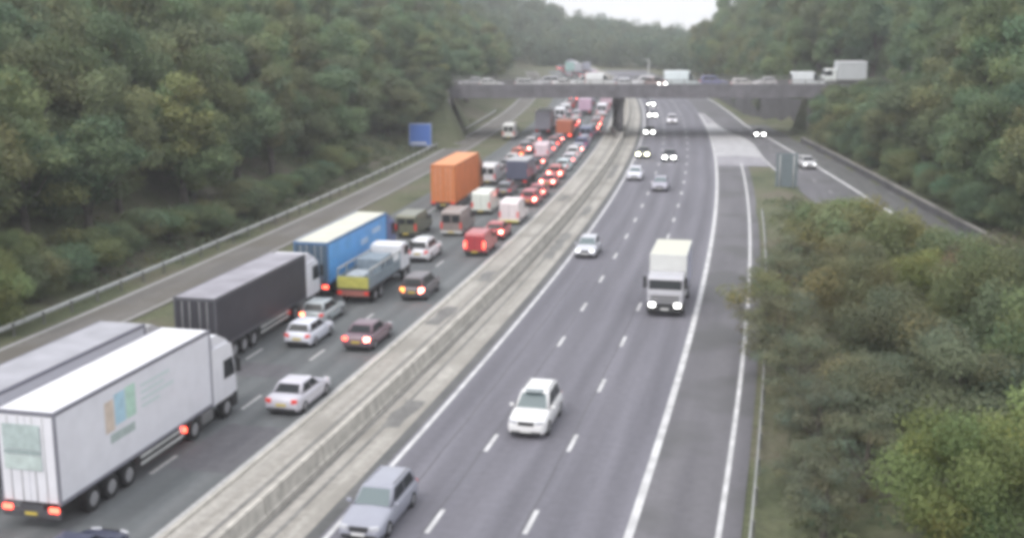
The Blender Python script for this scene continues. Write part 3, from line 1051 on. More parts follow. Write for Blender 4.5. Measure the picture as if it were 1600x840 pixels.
def build_box_truck(s, t, label, boxcol, cabcol, L=8.0, HB=3.5, W=2.45, oncoming=False, lights=None, brake=None, roofm=None, loc=None, rz=None, ZB=1.0, cabH=2.75, cat='lorry', group=None, sidem=None, name='box_lorry'):
    if loc is None:
        rz = heading(s) + (math.pi if oncoming else 0)
        loc = road(s, t, .006)
    root = tag(empty(name, loc, rz), label, cat, group)
    hw = W / 2
    key = f'bt_{L}_{HB}_{W}_{ZB}_{cabH}_'
    yb0, yb1 = -L / 2, L / 2 - 2.15
    bm_ = paint('%.2f_%.2f_%.2f' % boxcol, boxcol, .5)
    bx = link('box_body', cached(key + 'box', lambda: MB().bbox(-hw, hw, yb0, yb1, ZB, HB, .05)), bm_, root)
    link('box_roof', cached(key + 'rf', lambda: MB().bbox(-hw + .06, hw - .06, yb0 + .06, yb1 - .06, HB - .01, HB + .02, .008)), roofm or bm_, bx)
    for sx in (-1, 1):
        link('rear_door', cached(key + f'd{sx}', lambda: MB().bbox(min(sx * .015, sx * (hw - .08)), max(sx * .015, sx * (hw - .08)), yb0 - .025, yb0 + .02, ZB + .06, HB - .12, .008)), bm_, bx)
        link('side_trim', cached(key + f'st{sx}', lambda: MB().box(sx * hw - .012, sx * hw + .012, yb0 + .1, yb1 - .1, ZB - .04, ZB + .09)), GREYP, bx)
        if sidem:
            link('side_panel', cached(key + f'sp{sx}', lambda: MB().box(sx * (hw + .006) - .006, sx * (hw + .006) + .006, yb0 + .15, yb1 - .15, ZB + .15, HB - .1)), sidem, bx)
    truck_cab(root, L / 2 - 2.05, 2.05, W * .95, .8, cabH, cabcol, key, lights=lights, deflect=.0)
    link('chassis', cached(key + 'ch', lambda: MB().box(-.45, .45, yb0 + .1, L / 2 - .5, .5, .797)), CHASS, root)
    bp_ = link('rear_bumper', cached(key + 'rb', lambda: MB().bbox(-hw + .05, hw - .05, yb0 - .03, yb0 + .12, .45, .68, .02)), CHASS, root)
    for sx in (-1, 1):
        o = link('tail_light', cached('art_tl', lambda: MB().bbox(-.20, .20, -.04, .03, -.10, .10, .02)), brake or TAIL, bp_)
        o.location = (sx * (hw - .28), yb0 - .03, .78)
        for y in (yb0 + L * .22, L / 2 - 1.15):
            add_wheel(root, sx * (hw - .17), y, .45, .3)
    return root


# ---- foreground lorries of the queue
wht = paint('trailer_white', (.74, .74, .80), .45)
whr = mat('trailer_white_roof', (.70, .70, .735), .6, noise=.08, scale=.8)
grr = mat('trailer_grey_roof', (.36, .36, .40), .6, noise=.14, scale=.7)
drk = mat('curtain_charcoal', (.045, .044, .056), .55, noise=.12, scale=1.0)
drr = mat('trailer_lilac_roof', (.30, .29, .33), .6, noise=.25, scale=.6)
blu = mat('curtain_blue', (.13, .40, .80), .5, noise=.10, scale=.8)
dbl = mat('door_slate_blue', (.06, .10, .15), .5, noise=.1)
cre = mat('trailer_cream_roof', (.60, .60, .52), .6, noise=.1, scale=.7)
ora = mat('curtain_orange', (.66, .19, .05), .5, noise=.10, scale=.7)
orr = mat('trailer_orange_roof', (.74, .28, .10), .5, noise=.1, scale=.7)

A, trA = build_artic(6.9, -27.85, 'white articulated lorry with coloured square logo on its side, lower left', wht, whr, wht, (.74, .74, .79), frame=mat('trailer_frame_grey', (.20, .20, .24), .5), tail=TAILR, HT=4.75, LT=12.35, cabH=3.75)
hwA = 1.25 - .03
for nm, c, y0, y1, z0, z1 in (('logo_panel', (.64, .54, .46), 3.35, 4.0, 2.75, 4.05), ('logo_panel', (.42, .62, .74), 4.08, 4.85, 2.9, 4.2), ('logo_panel', (.46, .66, .56), 4.90, 5.65, 2.9, 4.25), ('logo_panel', (.40, .47, .46), 3.65, 5.5, 2.25, 2.62)):
    obj(nm, MB().box(hwA + .002, hwA + .010, y0, y1, z0, z1), mat('logo_%.2f_%.2f' % (c[0], c[2]), c, .55, noise=.12), trA)
lm = mat('logo_pale_green', (.58, .66, .67), .55)
for z, y0, y1 in ((3.95, 6.1, 8.5), (3.65, 6.1, 8.0), (3.35, 6.1, 8.8), (3.05, 6.1, 7.6)):
    obj('logo_line', MB().box(hwA + .002, hwA + .010, y0, y1, z - .07, z + .07), lm, trA)
for z0, z1, c in ((3.25, 4.25, (.42, .50, .50)), (3.08, 3.21, (.32, .40, .40)), (2.45, 3.04, (.50, .58, .57))):
    obj('door_graphic', MB().box(-.98, .62, -.045, -.036, z0, z1), mat('door_graphic_%.2f' % c[0], c, .55, noise=.15), trA)

build_artic(6.3, -33.0, 'plain pale grey lorry beside the white logo lorry, nearest the verge', mat('curtain_grey_white', (.55, .55, .60), .5), grr, mat('curtain_grey_white', (.55, .55, .60), .5), (.5, .5, .52), LT=15.9, frame=mat('trailer_frame_grey', (.2, .2, .2)), cabH=3.2, tank=CHASS)
build_artic(28.3, -32.0, 'charcoal curtain-sided lorry with lilac-grey roof and white cab', drk, drr, drk, (.74, .74, .80), LT=13.0, frame=mat('frame_charcoal', (.10, .10, .115), .5), tail=TAIL, cabH=3.35)
D, trD = build_artic(45.6, -31.95, 'bright blue curtain-sided lorry with cream roof', blu, cre, dbl, (.10, .14, .30), LT=13.2, frame=mat('frame_blue', (.07, .16, .32), .5), tail=TAILR, cabH=3.2)
for y0, y1, z0, z1 in ((7.0, 8.6, 2.5, 2.95), (9.6, 11.6, 2.9, 3.3)):
    obj('side_lettering_block', MB().box(hwA + .002, hwA + .010, y0, y1, z0, z1), mat('pale_blue_print', (.45, .62, .85), .5, noise=.2), trD)
build_artic(84.6, -32.5, 'tall bright orange box lorry in the nearside lane of the queue', ora, orr, mat('door_orange', (.60, .20, .07), .5, noise=.12), (.35, .14, .06), HT=4.7, LT=11.6, ZB=.95, frame=mat('frame_orange', (.50, .16, .05), .5), tail=TAIL, cabH=3.6)

# ---- flatbed lorry with yellow tailboard
loc = road(49.6, -28.6, .006)
fb = tag(empty('flatbed_lorry', loc, heading(49)), 'dropside lorry with dull yellow tailboard, steel side frames and white cab', 'lorry', 'lorries in the queue')
YEL = mat('tailboard_yellow', (.44, .42, .10), .6, noise=.15)
GRB = mat('dropside_grey_blue', (.22, .27, .31), .6, noise=.15)
obj('load_bed', MB().box(-1.15, 1.15, -4.9, 2.3, 1.0, 1.16), CHASS, fb)
obj('tailboard', MB().bbox(-1.1, 1.1, -5.0, -4.92, 1.16, 1.95, .02), YEL, fb)
obj('rear_beacon_bar', MB().bbox(-1.1, 1.1, -4.98, -4.86, .62, .98, .02), mat('dull_red', (.32, .12, .10), .6), fb)
for sx in (-1, 1):
    obj('side_board', MB().bbox(sx * 1.12 - .03, sx * 1.12 + .03, -4.9, 2.2, 1.165, 1.9, .01), GRB, fb)
    for k in range(5):
        y = -4.75 + k * 1.72
        obj('stake_post', MB().box(sx * 1.12 - .05, sx * 1.12 + .05, y - .05, y + .05, 1.9, 2.45), GRB, fb)
    obj('stake_rail', MB().box(sx * 1.12 - .03, sx * 1.12 + .03, -4.8, 2.2, 2.36, 2.48), GALV, fb)
    for y in (-3.6, -2.4, 3.4):
        add_wheel(fb, sx * 1.0, y, .46, .3)
    o = obj('tail_light', MB().bbox(-.14, .14, -.04, .03, -.1, .1, .02), TAIL, fb)
    o.location = (sx * .95, -5.0, .85)
ld = obj('load_crate', MB().bbox(-.9, .9, -1.6, 1.0, 1.17, 2.5, .03), mat('load_slate', (.20, .25, .30), .6, noise=.2), fb)
obj('load_crate', MB().bbox(-.8, .5, -4.2, -2.2, 1.17, 1.9, .03), mat('load_pale', (.36, .40, .44), .6, noise=.2), fb)
obj('bed_headboard', MB().bbox(-1.15, 1.15, 2.24, 2.36, 1.17, 2.75, .01), paint('white_head', (.72, .73, .76)), fb)
obj('chassis', MB().box(-.4, .4, -4.8, 4.4, .6, .99), CHASS, fb)
truck_cab(fb, 2.5, 2.0, 2.3, .9, 2.85, (.74, .75, .8), 'flatbed_cab')

# ---- cars and vans in the queue (left carriageway), near to far
Q = 'vehicles queuing on the left carriageway'
build_car('hatch', 4.3, -24.15, (.022, .028, .07), 'dark blue car behind the white lorry, only its roof in frame', Q)
build_car('saloon', 23.9, -24.1, (.52, .51, .57), 'silver car beside the central reserve, alongside the white logo lorry', Q)
build_car('hatch', 35.4, -28.15, (.66, .68, .76), 'white hatchback in the middle lane right behind a silver car', Q)
build_car('hatch', 40.4, -29.2, (.36, .40, .42), 'silver car with glowing orange left tail lamp, ahead of the white hatchback', Q, lit_left=mat('orange_lit', (.9, .2, .1), .3, emit=8, ecol=(1, .2, .08)))
build_car('saloon', 35.7, -24.5, (.16, .10, .13), 'dark maroon car braking beside the reserve, right of the white hatchback', Q, brake=BRAKE, lit_left=TAILR)
build_car('mpv', 48.6, -25.0, (.10, .085, .10), 'black car braking in the outer lane beside the yellow-tailed lorry', Q, brake=BRAKE, lit_left=AMBER)
build_car('suv', 61.6, -28.3, (.74, .74, .77), 'white car in the middle lane just ahead of the flatbed lorry', Q)
build_van(64.9, -24.4, (.42, .05, .06), 'square-backed red van beside the central reserve', L=4.6, W=1.8, H=1.95, group=Q, rear_window=False, brake=TAILR)
build_car('hatch', 72.1, -24.4, (.40, .05, .06), 'small red hatchback braking ahead of the red van', Q, brake=BRAKE)
build_van(72.3, -32.2, (.13, .135, .09), 'drab olive van ahead of the blue lorry in the nearside lane', L=5.4, W=2.0, H=2.1, group=Q)
build_van(73.9, -28.5, (.24, .20, .19), 'brown-grey van with pale bumper behind the orange lorry', L=5.3, W=2.0, H=2.3, group=Q, lower=mat('pale_bumper', (.55, .56, .56), .5))
build_van(85.9, -28.4, (.68, .71, .66), 'greenish-white panel van in the middle lane beside the orange lorry', L=5.2, H=2.3, group=Q, rear_window=False)
build_van(80.6, -24.6, (.74, .66, .68), 'pinkish-white van with yellow rear bumper beside the reserve', L=5.0, H=2.25, group=Q, rear_window=False, lower=mat('yellow_bumper', (.62, .58, .22), .5))
build_car('mpv', 91.6, -24.7, (.40, .07, .09), 'first red braking car ahead of the pinkish-white van', Q, brake=BRAKE)
build_car('hatch', 97.0, -24.7, (.42, .09, .12), 'second red braking car ahead of the pinkish-white van', Q, brake=BRAKE)
build_car('saloon', 105.5, -24.75, (.40, .10, .12), 'third red braking car ahead of the pinkish-white van', Q, brake=BRAKE)
build_car('estate', 98.0, -28.45, (.14, .15, .18), 'dark grey car close behind the slate-blue box lorry', Q)
build_box_truck(106.6, -28.2, 'slate-blue box lorry with pale roof front, ahead of dark grey car', (.085, .095, .15), (.2, .2, .26), L=7.4, HB=3.1, group='lorries in the queue', roofm=mat('pale_roof', (.4, .4, .42), .6))
build_van(107.5, -32.0, (.66, .64, .66), 'pale van at the front right corner of the orange lorry', L=5.2, H=2.3, group=Q)
build_car('estate', 120.6, -24.9, (.58, .68, .72), 'pale icy-blue estate car beside the reserve ahead of red cars', Q)
build_car('suv', 133.6, -25.0, (.74, .73, .76), 'white off-road car ahead of the icy-blue estate', Q)
build_car('hatch', 132.8, -32.6, (.55, .12, .06), 'orange-red car with glowing lamps in nearside lane short of the bridge', Q, brake=mat('orange_lit', (.9, .2, .1)))
build_van(134.2, -29.3, (.74, .60, .66), 'pink-tinted white van in the middle lane short of the bridge', L=5.2, H=2.2, group=Q, rear_window=False)
build_car('mpv', 118.0, -28.3, (.20, .19, .23), 'dull purple-grey car between slate-blue lorry and pink-tinted van', Q)
build_car('saloon', 119.5, -32.1, (.22, .21, .23), 'grey saloon in the nearside lane ahead of the pale van', Q)
build_van(160.0, -37.6, (.66, .66, .64), 'white van on the hard shoulder under the bridge', L=5.4, H=2.5, group=Q)
build_box_truck(170.0, -33.0, 'lilac-grey box lorry with white roof edge under the bridge', (.38, .37, .44), (.5, .5, .55), L=9.5, HB=3.9, group='lorries in the queue', roofm=mat('white_roof', (.74, .74, .77), .6))
build_box_truck(162.0, -28.9, 'rust-orange lorry in the middle lane under the bridge', (.42, .12, .06), (.35, .10, .06), L=7.0, HB=3.0, group='lorries in the queue', brake=TAILR)
build_car('suv', 146.5, -25.0, (.10, .11, .26), 'dark blue car behind the blue-grey van at the bridge', Q)
build_van(159.2, -25.3, (.13, .15, .25), 'blue-grey van beside the bridge pier', L=5.3, H=2.3, group=Q)
build_car('mpv', 147.5, -29.2, (.30, .14, .15), 'dull red car behind the rust-orange lorry', Q, brake=TAILR)
QF = 'closely packed queue just short of and under the bridge'
for k_, (kd, s_, t_, c_, lab_, br_) in enumerate((
    ('mpv', 112.8, -24.9, (.50, .12, .12), 'bright red car braking between third red car and icy-blue estate', BRAKE),
    ('hatch', 127.2, -24.9, (.60, .60, .66), 'silver hatchback between icy-blue estate and white off-road car', TAILR),
    ('saloon', 140.2, -25.0, (.55, .55, .62), 'pale lilac car ahead of the white off-road car', BRAKE),
    ('hatch', 152.8, -25.1, (.45, .46, .52), 'silver-grey hatchback ahead of the dark blue car', None),
    ('suv', 167.0, -25.0, (.20, .22, .30), 'slate car next to the far half of the bridge pier', None),
    ('estate', 174.0, -25.0, (.66, .64, .68), 'off-white estate car leaving the bridge shade in the outer lane', BRAKE),
    ('hatch', 181.0, -25.0, (.40, .12, .14), 'red hatchback in the outer lane past the bridge', BRAKE),
    ('hatch', 187.0, -25.1, (.62, .62, .68), 'white-grey hatchback following the reddish car past the pier', TAILR),
    ('hatch', 112.9, -28.4, (.56, .56, .60), 'silver car right ahead of the slate-blue box lorry', None),
    ('saloon', 124.6, -28.6, (.42, .20, .22), 'dusky red saloon behind the pink-tinted van', BRAKE),
    ('estate', 141.0, -29.1, (.62, .60, .64), 'off-white estate ahead of the pink-tinted van', TAILR),
    ('hatch', 154.0, -29.2, (.30, .30, .36), 'grey hatchback tucked behind the rust-orange lorry', BRAKE),
    ('suv', 170.8, -29.0, (.60, .60, .66), 'pale car ahead of the rust-orange lorry', None),
    ('mpv', 178.2, -28.9, (.25, .25, .32), 'blue-grey people carrier in the middle lane past the bridge', TAILR),
    ('hatch', 185.5, -29.0, (.66, .66, .70), 'white hatchback in the middle lane past the bridge', BRAKE),
    ('estate', 113.6, -32.1, (.30, .29, .31), 'grey estate ahead of the pale van in the nearside lane', None),
    ('hatch', 126.0, -32.3, (.58, .57, .58), 'pale hatchback behind the orange-red nearside car', TAILR),
    ('suv', 139.2, -32.4, (.26, .24, .27), 'dark car ahead of the orange-red nearside car', BRAKE),
    ('mpv', 146.2, -32.5, (.52, .50, .52), 'pale people carrier in the nearside lane before the bridge', None),
    ('estate', 153.4, -32.6, (.20, .20, .24), 'dark estate close behind the lilac-grey box lorry', TAILR),
    ('hatch', 180.0, -32.4, (.40, .38, .42), 'grey car ahead of the lilac-grey box lorry', None),
    ('mpv', 187.0, -32.3, (.62, .60, .66), 'pale people carrier behind the white van beyond the bridge', TAILR))):
    build_car(kd, s_, t_, c_, lab_, QF, brake=br_)
FARC = [((.74, .74, .78), 'white'), ((.60, .44, .52), 'pink-tinted'), ((.45, .46, .5), 'silver'), ((.35, .07, .07), 'red'), ((.09, .10, .14), 'dark'), ((.30, .31, .38), 'blue-grey')]
build_van(194.0, -32.3, (.74, .75, .8), 'white van just beyond the bridge in the nearside lane', H=2.6, L=5.6, group=Q)
build_car('mpv', 199.5, -29.6, (.5, .49, .56), 'lilac-silver car just beyond the bridge in the middle lane', Q)
build_box_truck(210.5, -28.4, 'pink-lilac lorry beyond the bridge in the middle lane', (.55, .38, .50), (.4, .3, .4), L=7.5, HB=3.2, group='lorries in the queue')
build_van(206.5, -25.0, (.74, .73, .80), 'white van beyond the bridge beside the central pier', H=2.5, group=Q)
build_car('hatch', 193.5, -25.2, (.34, .16, .14), 'reddish car passing the far side of the bridge pier', Q, brake=TAILR)
build_van(209.0, -32.2, (.60, .61, .66), 'pale van further on, ahead of the white nearside van', group=Q)
random.seed(21)
GF = 'far vehicles of the queue beyond the bridge'
for lane, t in enumerate((-24.6, -28.3, -32.0)):
    s = 219 + lane * 3
    while s < 420:
        if 262 < s < 352:                          # hidden behind the bridge deck
            s = 352 + lane * 4
        c, cn = random.choice(FARC)
        k = random.random()
        where = 'seen above the bridge parapet' if s > 300 else 'seen under the bridge deck'
        ln = ('outer', 'middle', 'nearside')[lane]
        if k < .5:
            build_car(random.choice(('hatch', 'estate', 'mpv', 'suv')), s, t, c, f'far {cn} car in the {ln} lane of the queue, {where}', GF, brake=TAILR if random.random() < .4 else None)
            s += 9 + random.random() * 3
        elif k < .8:
            build_van(s + 1, t, c, f'far {cn} van in the {ln} lane of the queue, {where}', group=GF, H=2.4)
            s += 10 + random.random() * 4
        else:
            build_box_truck(s + 3, t, f'far {cn} box lorry in the {ln} lane of the queue, {where}', c, (.4, .4, .45), L=8, HB=3.6, group=GF)
            s += 15 + random.random() * 4

# ---- oncoming traffic (right carriageway)
OC = 'oncoming vehicles on the right carriageway'
build_car('estate', 11.0, -15.35, (.30, .31, .37), 'silver car nearest the camera, beside the central reserve', OC, oncoming=True, front_glass=GLASSL)
build_car('suv', 23.4, -11.75, (.75, .75, .76), 'white off-road car with dark grille in the middle oncoming lane', OC, oncoming=True, front_glass=GLASSL)
build_car('hatch', 65.6, -15.5, (.52, .53, .58), 'pale silver hatchback oncoming along the reserve', OC, oncoming=True, lights=mat('headlamp_dim', (.9, .9, .92), .3, emit=1.6), front_glass=GLASSL)
build_box_truck(49.4, -7.65, 'white box lorry with lit headlamps in the nearside oncoming lane', (.66, .67, .66), (.46, .46, .50), L=7.6, HB=3.75, oncoming=True, lights=HEADT, cabH=2.7, group=OC, roofm=mat('cream_box_roof', (.58, .58, .50), .6), sidem=mat('violet_shade_panel', (.52, .52, .66), .5))
build_car('saloon', 104.8, -12.0, (.36, .35, .42), 'dull lilac-grey car in the middle oncoming lane behind a white car', OC, oncoming=True, front_glass=GLASSL)
build_car('hatch', 113.2, -15.4, (.74, .74, .82), 'white hatchback oncoming beside the reserve before the bridge', OC, oncoming=True, front_glass=GLASSL)
build_car('estate', 133.0, -11.9, (.10, .10, .12), 'dark car with bright headlamps in the middle lane before the bridge', OC, oncoming=True, lights=HEAD)
build_car('saloon', 136.3, -15.6, (.16, .16, .16), 'dark car with yellowish headlamps next to the reserve before the bridge', OC, oncoming=True, lights=HEADY)
build_car('hatch', 168.4, -15.6, (.22, .22, .25), 'oncoming car with headlamps lit right under the bridge', OC, oncoming=True, lights=HEAD)
build_car('mpv', 190.4, -11.7, (.70, .68, .74), 'pale lilac-white car just beyond the bridge', OC, oncoming=True, lights=mat('headlamp_dim', (.9, .9, .92)))
build_car('hatch', 203.2, -15.2, (.30, .30, .34), 'second oncoming car beyond the bridge with headlamps lit', OC, oncoming=True, lights=HEAD)
build_car('hatch', 232.5, -15.0, (.35, .35, .40), 'farthest oncoming car beyond the bridge with headlamps lit', OC, oncoming=True, lights=HEAD)


def slip_pose(s, q):
    t = SL_IN(s) + (SL_OUT(s) - SL_IN(s)) * q
    p = road(s, t, .012)
    p2 = road(s - 4, SL_IN(s - 4) + (SL_OUT(s - 4) - SL_IN(s - 4)) * q, .012)
    d = p2 - p
    return p, math.atan2(-d.x, d.y)


l_, r_ = slip_pose(167, .62)
build_car('hatch', None, None, (.14, .14, .16), 'car with bright headlamps on the right slip road under the bridge', OC, loc=l_, rz=r_, lights=HEAD)
l_, r_ = slip_pose(128, .72)
build_car('saloon', None, None, (.55, .55, .57), 'small white car with dark windows on the right slip road', OC, loc=l_, rz=r_, lights=mat('headlamp_dim', (.9, .9, .92)))

# ---- traffic on the bridge
OB = 'vehicles on the bridge'


def on_bridge(u, v):
    return bp(u, v, DECK + .012)


RB = BANG - math.pi / 2                             # heading to the right
LB = BANG + math.pi / 2
build_car('hatch', None, None, (.70, .70, .71), 'leftmost pale car crossing the bridge', OB, loc=on_bridge(6.5, 4.2), rz=RB)
build_car('estate', None, None, (.58, .58, .60), 'grey estate car on the bridge, second from its left end', OB, loc=on_bridge(12.5, 4.2), rz=RB)
build_car('saloon', None, None, (.72, .71, .72), 'pale grey saloon on the bridge above the queue', OB, loc=on_bridge(18.6, 4.2), rz=RB)
build_van(None, None, (.76, .77, .78), 'off-white van on the bridge above the middle of the queue', loc=on_bridge(24.2, 6.2), rz=RB, L=4.8, H=2.3, group=OB)
build_car('hatch', None, None, (.72, .72, .76), 'white hatchback on the bridge left of the bright headlamp', OB, loc=on_bridge(28.6, 4.2), rz=RB)
mb_ = build_car('suv', None, None, (.30, .20, .20), 'brownish car on the bridge with one dazzling headlamp toward the camera', OB, loc=on_bridge(33.0, 3.4), rz=BANG - math.pi * .88, lights=HEAD)
build_van(None, None, (.70, .77, .80), 'large pale blue-white van on the bridge right of centre', loc=on_bridge(37.4, 4.4), rz=RB, L=5.8, W=2.05, H=2.75, group=OB, rear_window=False)
for k_, (kd, u_, c_, lab_) in enumerate((('saloon', 3.2, (.34, .34, .36), 'dim grey car in the far lane at the left end of the bridge'), ('mpv', 15.6, (.45, .45, .48), 'grey people carrier in the far lane of the bridge'),
                                         ('suv', 21.6, (.62, .64, .66), 'pale off-road car in the far lane of the bridge'), ('estate', 27.2, (.50, .50, .58), 'lilac-grey estate in the far lane above the pier'),
                                         ('mpv', 31.6, (.68, .67, .70), 'white people carrier in the far lane left of the lamp column'), ('hatch', 51.8, (.52, .50, .52), 'pale hatchback in the far lane over the slip road'))):
    build_car(kd, None, None, c_, lab_, OB, loc=on_bridge(u_, 9.2), rz=LB)
build_car('suv', None, None, (.16, .16, .32), 'dark blue car on the bridge ahead of the large van', OB, loc=on_bridge(43.2, 8.8), rz=RB)
build_car('estate', None, None, (.78, .74, .74), 'pinkish-white estate car on the bridge over the right slip road', OB, loc=on_bridge(47.7, 4.2), rz=RB)
build_van(None, None, (.76, .79, .82), 'white van near the right end of the bridge', loc=on_bridge(57.8, 4.2), rz=RB, L=5.4, W=2.0, H=2.6, group=OB)
build_box_truck(None, None, 'white-edged grey lorry just off the right end of the bridge', (.52, .54, .56), (.74, .77, .76), L=7.0, HB=4.1, loc=on_bridge(64.8, 8.6), rz=LB, group=OB, roofm=mat('white_roof', (.74, .74, .77)), cabH=2.9)

# ------------------------------------------------------------------ trees
LEAF = bpy.data.materials.new('foliage')
LEAF.use_nodes = True
t = LEAF.node_tree
p = t.nodes['Principled BSDF']
p.inputs['Roughness'].default_value = .7
p.inputs['Specular IOR Level'].default_value = .25
oi = t.nodes.new('ShaderNodeObjectInfo')
at = t.nodes.new('ShaderNodeAttribute')
at.attribute_name = 'tint'
mu = t.nodes.new('ShaderNodeMix')
mu.data_type = 'RGBA'
mu.blend_type = 'MULTIPLY'
mu.inputs['Factor'].default_value = 1
t.links.new(oi.outputs['Color'], mu.inputs['A'])
t.links.new(at.outputs['Color'], mu.inputs['B'])
t.links.new(mu.outputs['Result'], p.inputs['Base Color'])
tr_ = t.nodes.new('ShaderNodeBsdfTranslucent')
t.links.new(mu.outputs['Result'], tr_.inputs['Color'])
ms = t.nodes.new('ShaderNodeMixShader')
ms.inputs[0].default_value = .32
t.links.new(p.outputs[0], ms.inputs[1])
t.links.new(tr_.outputs[0], ms.inputs[2])
t.links.new(ms.outputs[0], t.nodes['Material Output'].inputs['Surface'])
BARK = mat('bark', (.085, .075, .065), .9, noise=.3, scale=2)


def leaf_arrays(centers, radii, per, size, squash=.8, r=rng):
    """leaf quads on the shells of many clumps -> verts (N*4,3), tint (N*4,4)"""
    V, T = [], []
    for c, rc in zip(centers, radii):
        n = int(per * (rc ** 2))
        d = r.normal(size=(n, 3))
        d /= np.linalg.norm(d, axis=1)[:, None]
        rad = rc * np.clip(r.normal(.86, .2, n), .2, 1.35)
        pos = c + d * rad[:, None] * np.array([1, 1, squash])
        nrm = d * .8 + r.normal(size=(n, 3)) * .55 + np.array([0, 0, .35])
        nrm /= np.linalg.norm(nrm, axis=1)[:, None]
        a = np.cross(nrm, r.normal(size=(n, 3)))
        a /= np.linalg.norm(a, axis=1)[:, None]
        b = np.cross(nrm, a)
        sz = size * r.uniform(.65, 1.35, n)
        a *= sz[:, None] * .5
        b *= sz[:, None] * .34
        q = np.stack([pos - a * 1.1, pos + b, pos + a * 1.1, pos - b], 1)
        V.append(q.reshape(-1, 3))
        tone = r.uniform(.72, 1.3)
        hue = r.normal(0, .09)
        lt = tone * r.uniform(.8, 1.2, n)
        col = np.stack([lt * (1 + hue), lt, lt * (1 - hue * .7), np.ones(n)], 1)
        T.append(np.repeat(col, 4, 0))
    return np.concatenate(V), np.concatenate(T)


def leaf_mesh(name, V, T):
    n = len(V) // 4
    me = bpy.data.meshes.new(name)
    me.vertices.add(n * 4)
    me.vertices.foreach_set('co', V.astype(np.float32).ravel())
    me.loops.add(n * 4)
    me.loops.foreach_set('vertex_index', np.arange(n * 4, dtype=np.int32))
    me.polygons.add(n)
    me.polygons.foreach_set('loop_start', np.arange(0, n * 4, 4, dtype=np.int32))
    me.polygons.foreach_set('loop_total', np.full(n, 4, dtype=np.int32))
    at = me.attributes.new('tint', 'FLOAT_COLOR', 'POINT')
    at.data.foreach_set('color', T.astype(np.float32).ravel())
    me.update(calc_edges=True)
    return me


def make_tree_type(H, Rr, base, nclump, per, size, shape=1.0, r=rng, cr=(.22, .40)):
    """crown clumps fill an egg between z=base and z=H; returns crown mesh and trunk mesh"""
    cs, rs = [], []
    cz, hz = (H + base) / 2, (H - base) / 2
    lean = r.uniform(-.5, .5, 2)
    while len(cs) < nclump:
        d = r.normal(size=3)
        d /= np.linalg.norm(d)
        q = r.uniform(.35, 1) ** .6
        z = d[2] * q
        wdt = (1 - .25 * max(0, z) * shape) * (1 + .1 * math.sin(5 * math.atan2(d[1], d[0])))
        rc = Rr * r.uniform(*cr)
        cs.append(np.array([d[0] * q * (Rr - rc * .6) * wdt + lean[0] * z, d[1] * q * (Rr - rc * .6) * wdt + lean[1] * z, cz + z * (hz - rc * .5)]))
        rs.append(rc)
    V, T = leaf_arrays(cs, rs, per, size, r=r)
    V[:, 2] = np.maximum(V[:, 2], .05)
    crown = leaf_mesh('crown', V, T)
    mb = MB()
    tr = .022 * H + .04
    top = Vector((lean[0] * .4, lean[1] * .4, cz + hz * .35))
    pts = [Vector((0, 0, -.8)), Vector((0, 0, .4)), Vector((lean[0] * .15, lean[1] * .15, max(base, .8))), Vector((lean[0] * .3, lean[1] * .3, cz)), top]
    rr = [tr * 1.35, tr * 1.05, tr * .8, tr * .5, tr * .15]
    for i in range(4):
        mb.tube(pts[i], pts[i + 1], rr[i], rr[i + 1], n=8, cap=False)
    for k in range(min(nclump, 14)):
        z0 = max(base, .8) + (cz - max(base, .8)) * r.uniform(0, 1)
        a = Vector((lean[0] * .25, lean[1] * .25, z0))
        b = Vector(cs[k])
        m = a.lerp(b, .5) + Vector((0, 0, -.3))
        mb.tube(a, m, tr * .34, tr * .22, n=5, cap=False)
        mb.tube(m, b, tr * .22, tr * .06, n=5, cap=False)
    return crown, mb.mesh('trunk')


BROAD = [make_tree_type(13.5, 4.6, 1.0, 38, 270, .27) for _ in range(4)]
TALL = [make_tree_type(16.0, 3.8, 1.6, 38, 290, .27, 1.4) for _ in range(2)]
BUSH = [make_tree_type(4.6, 2.5, .1, 26, 640, .15, .6, cr=(.28, .46)) for _ in range(3)]
NEAR = [make_tree_type(6.0, 3.0, .3, 36, 1050, .115, .8, cr=(.24, .42)) for _ in range(2)]
WISP = [make_tree_type(6.2, 2.4, .4, 44, 620, .11, .9, cr=(.16, .28)) for _ in range(2)]

GREENS = [(.110, .145, .078), (.116, .150, .080), (.098, .132, .076), (.130, .150, .076), (.124, .136, .080), (.102, .138, .084), (.134, .146, .080)]


def place_tree(kind, x, y, label, group=None, hs=1.0, rs=1.0, color=None, name='broadleaf_tree', cat='tree', rot=None, dz=0.0):
    crown, trunk = kind
    z = ground_z(x, y)
    root = tag(empty(name, (x, y, max(z, -.05) + dz), rot if rot is not None else random.uniform(0, 6.28)), label, cat, group)
    root.scale = (rs, rs, hs)
    c = link('crown', crown, LEAF, root)
    col = color or random.choice(GREENS)
    j = random.uniform(.88, 1.16)
    c.color = (col[0] * j * 1.32, col[1] * j * 1.40, col[2] * j * 1.32, 1)
    link('trunk', trunk, BARK, root)
    return root


def on_approach(x, y, m=4.0):
    pp = Vector((x, y, 0)) - BL
    u, v = pp.dot(BU), pp.dot(BV)
    return (u < 2 or u > BLEN - 2) and -m < v < BW + m


random.seed(5)
# left wood, row by row up the bank
ORD = ['first', 'second', 'third', 'fourth', 'fifth', 'sixth', 'seventh', 'eighth', 'ninth', 'tenth', 'eleventh', 'twelfth', 'thirteenth', 'fourteenth', 'fifteenth', 'sixteenth',
       'seventeenth', 'eighteenth', 'nineteenth', 'twentieth', 'twenty-first', 'twenty-second', 'twenty-third', 'twenty-fourth', 'twenty-fifth', 'twenty-sixth', 'twenty-seventh', 'twenty-eighth', 'twenty-ninth', 'thirtieth']


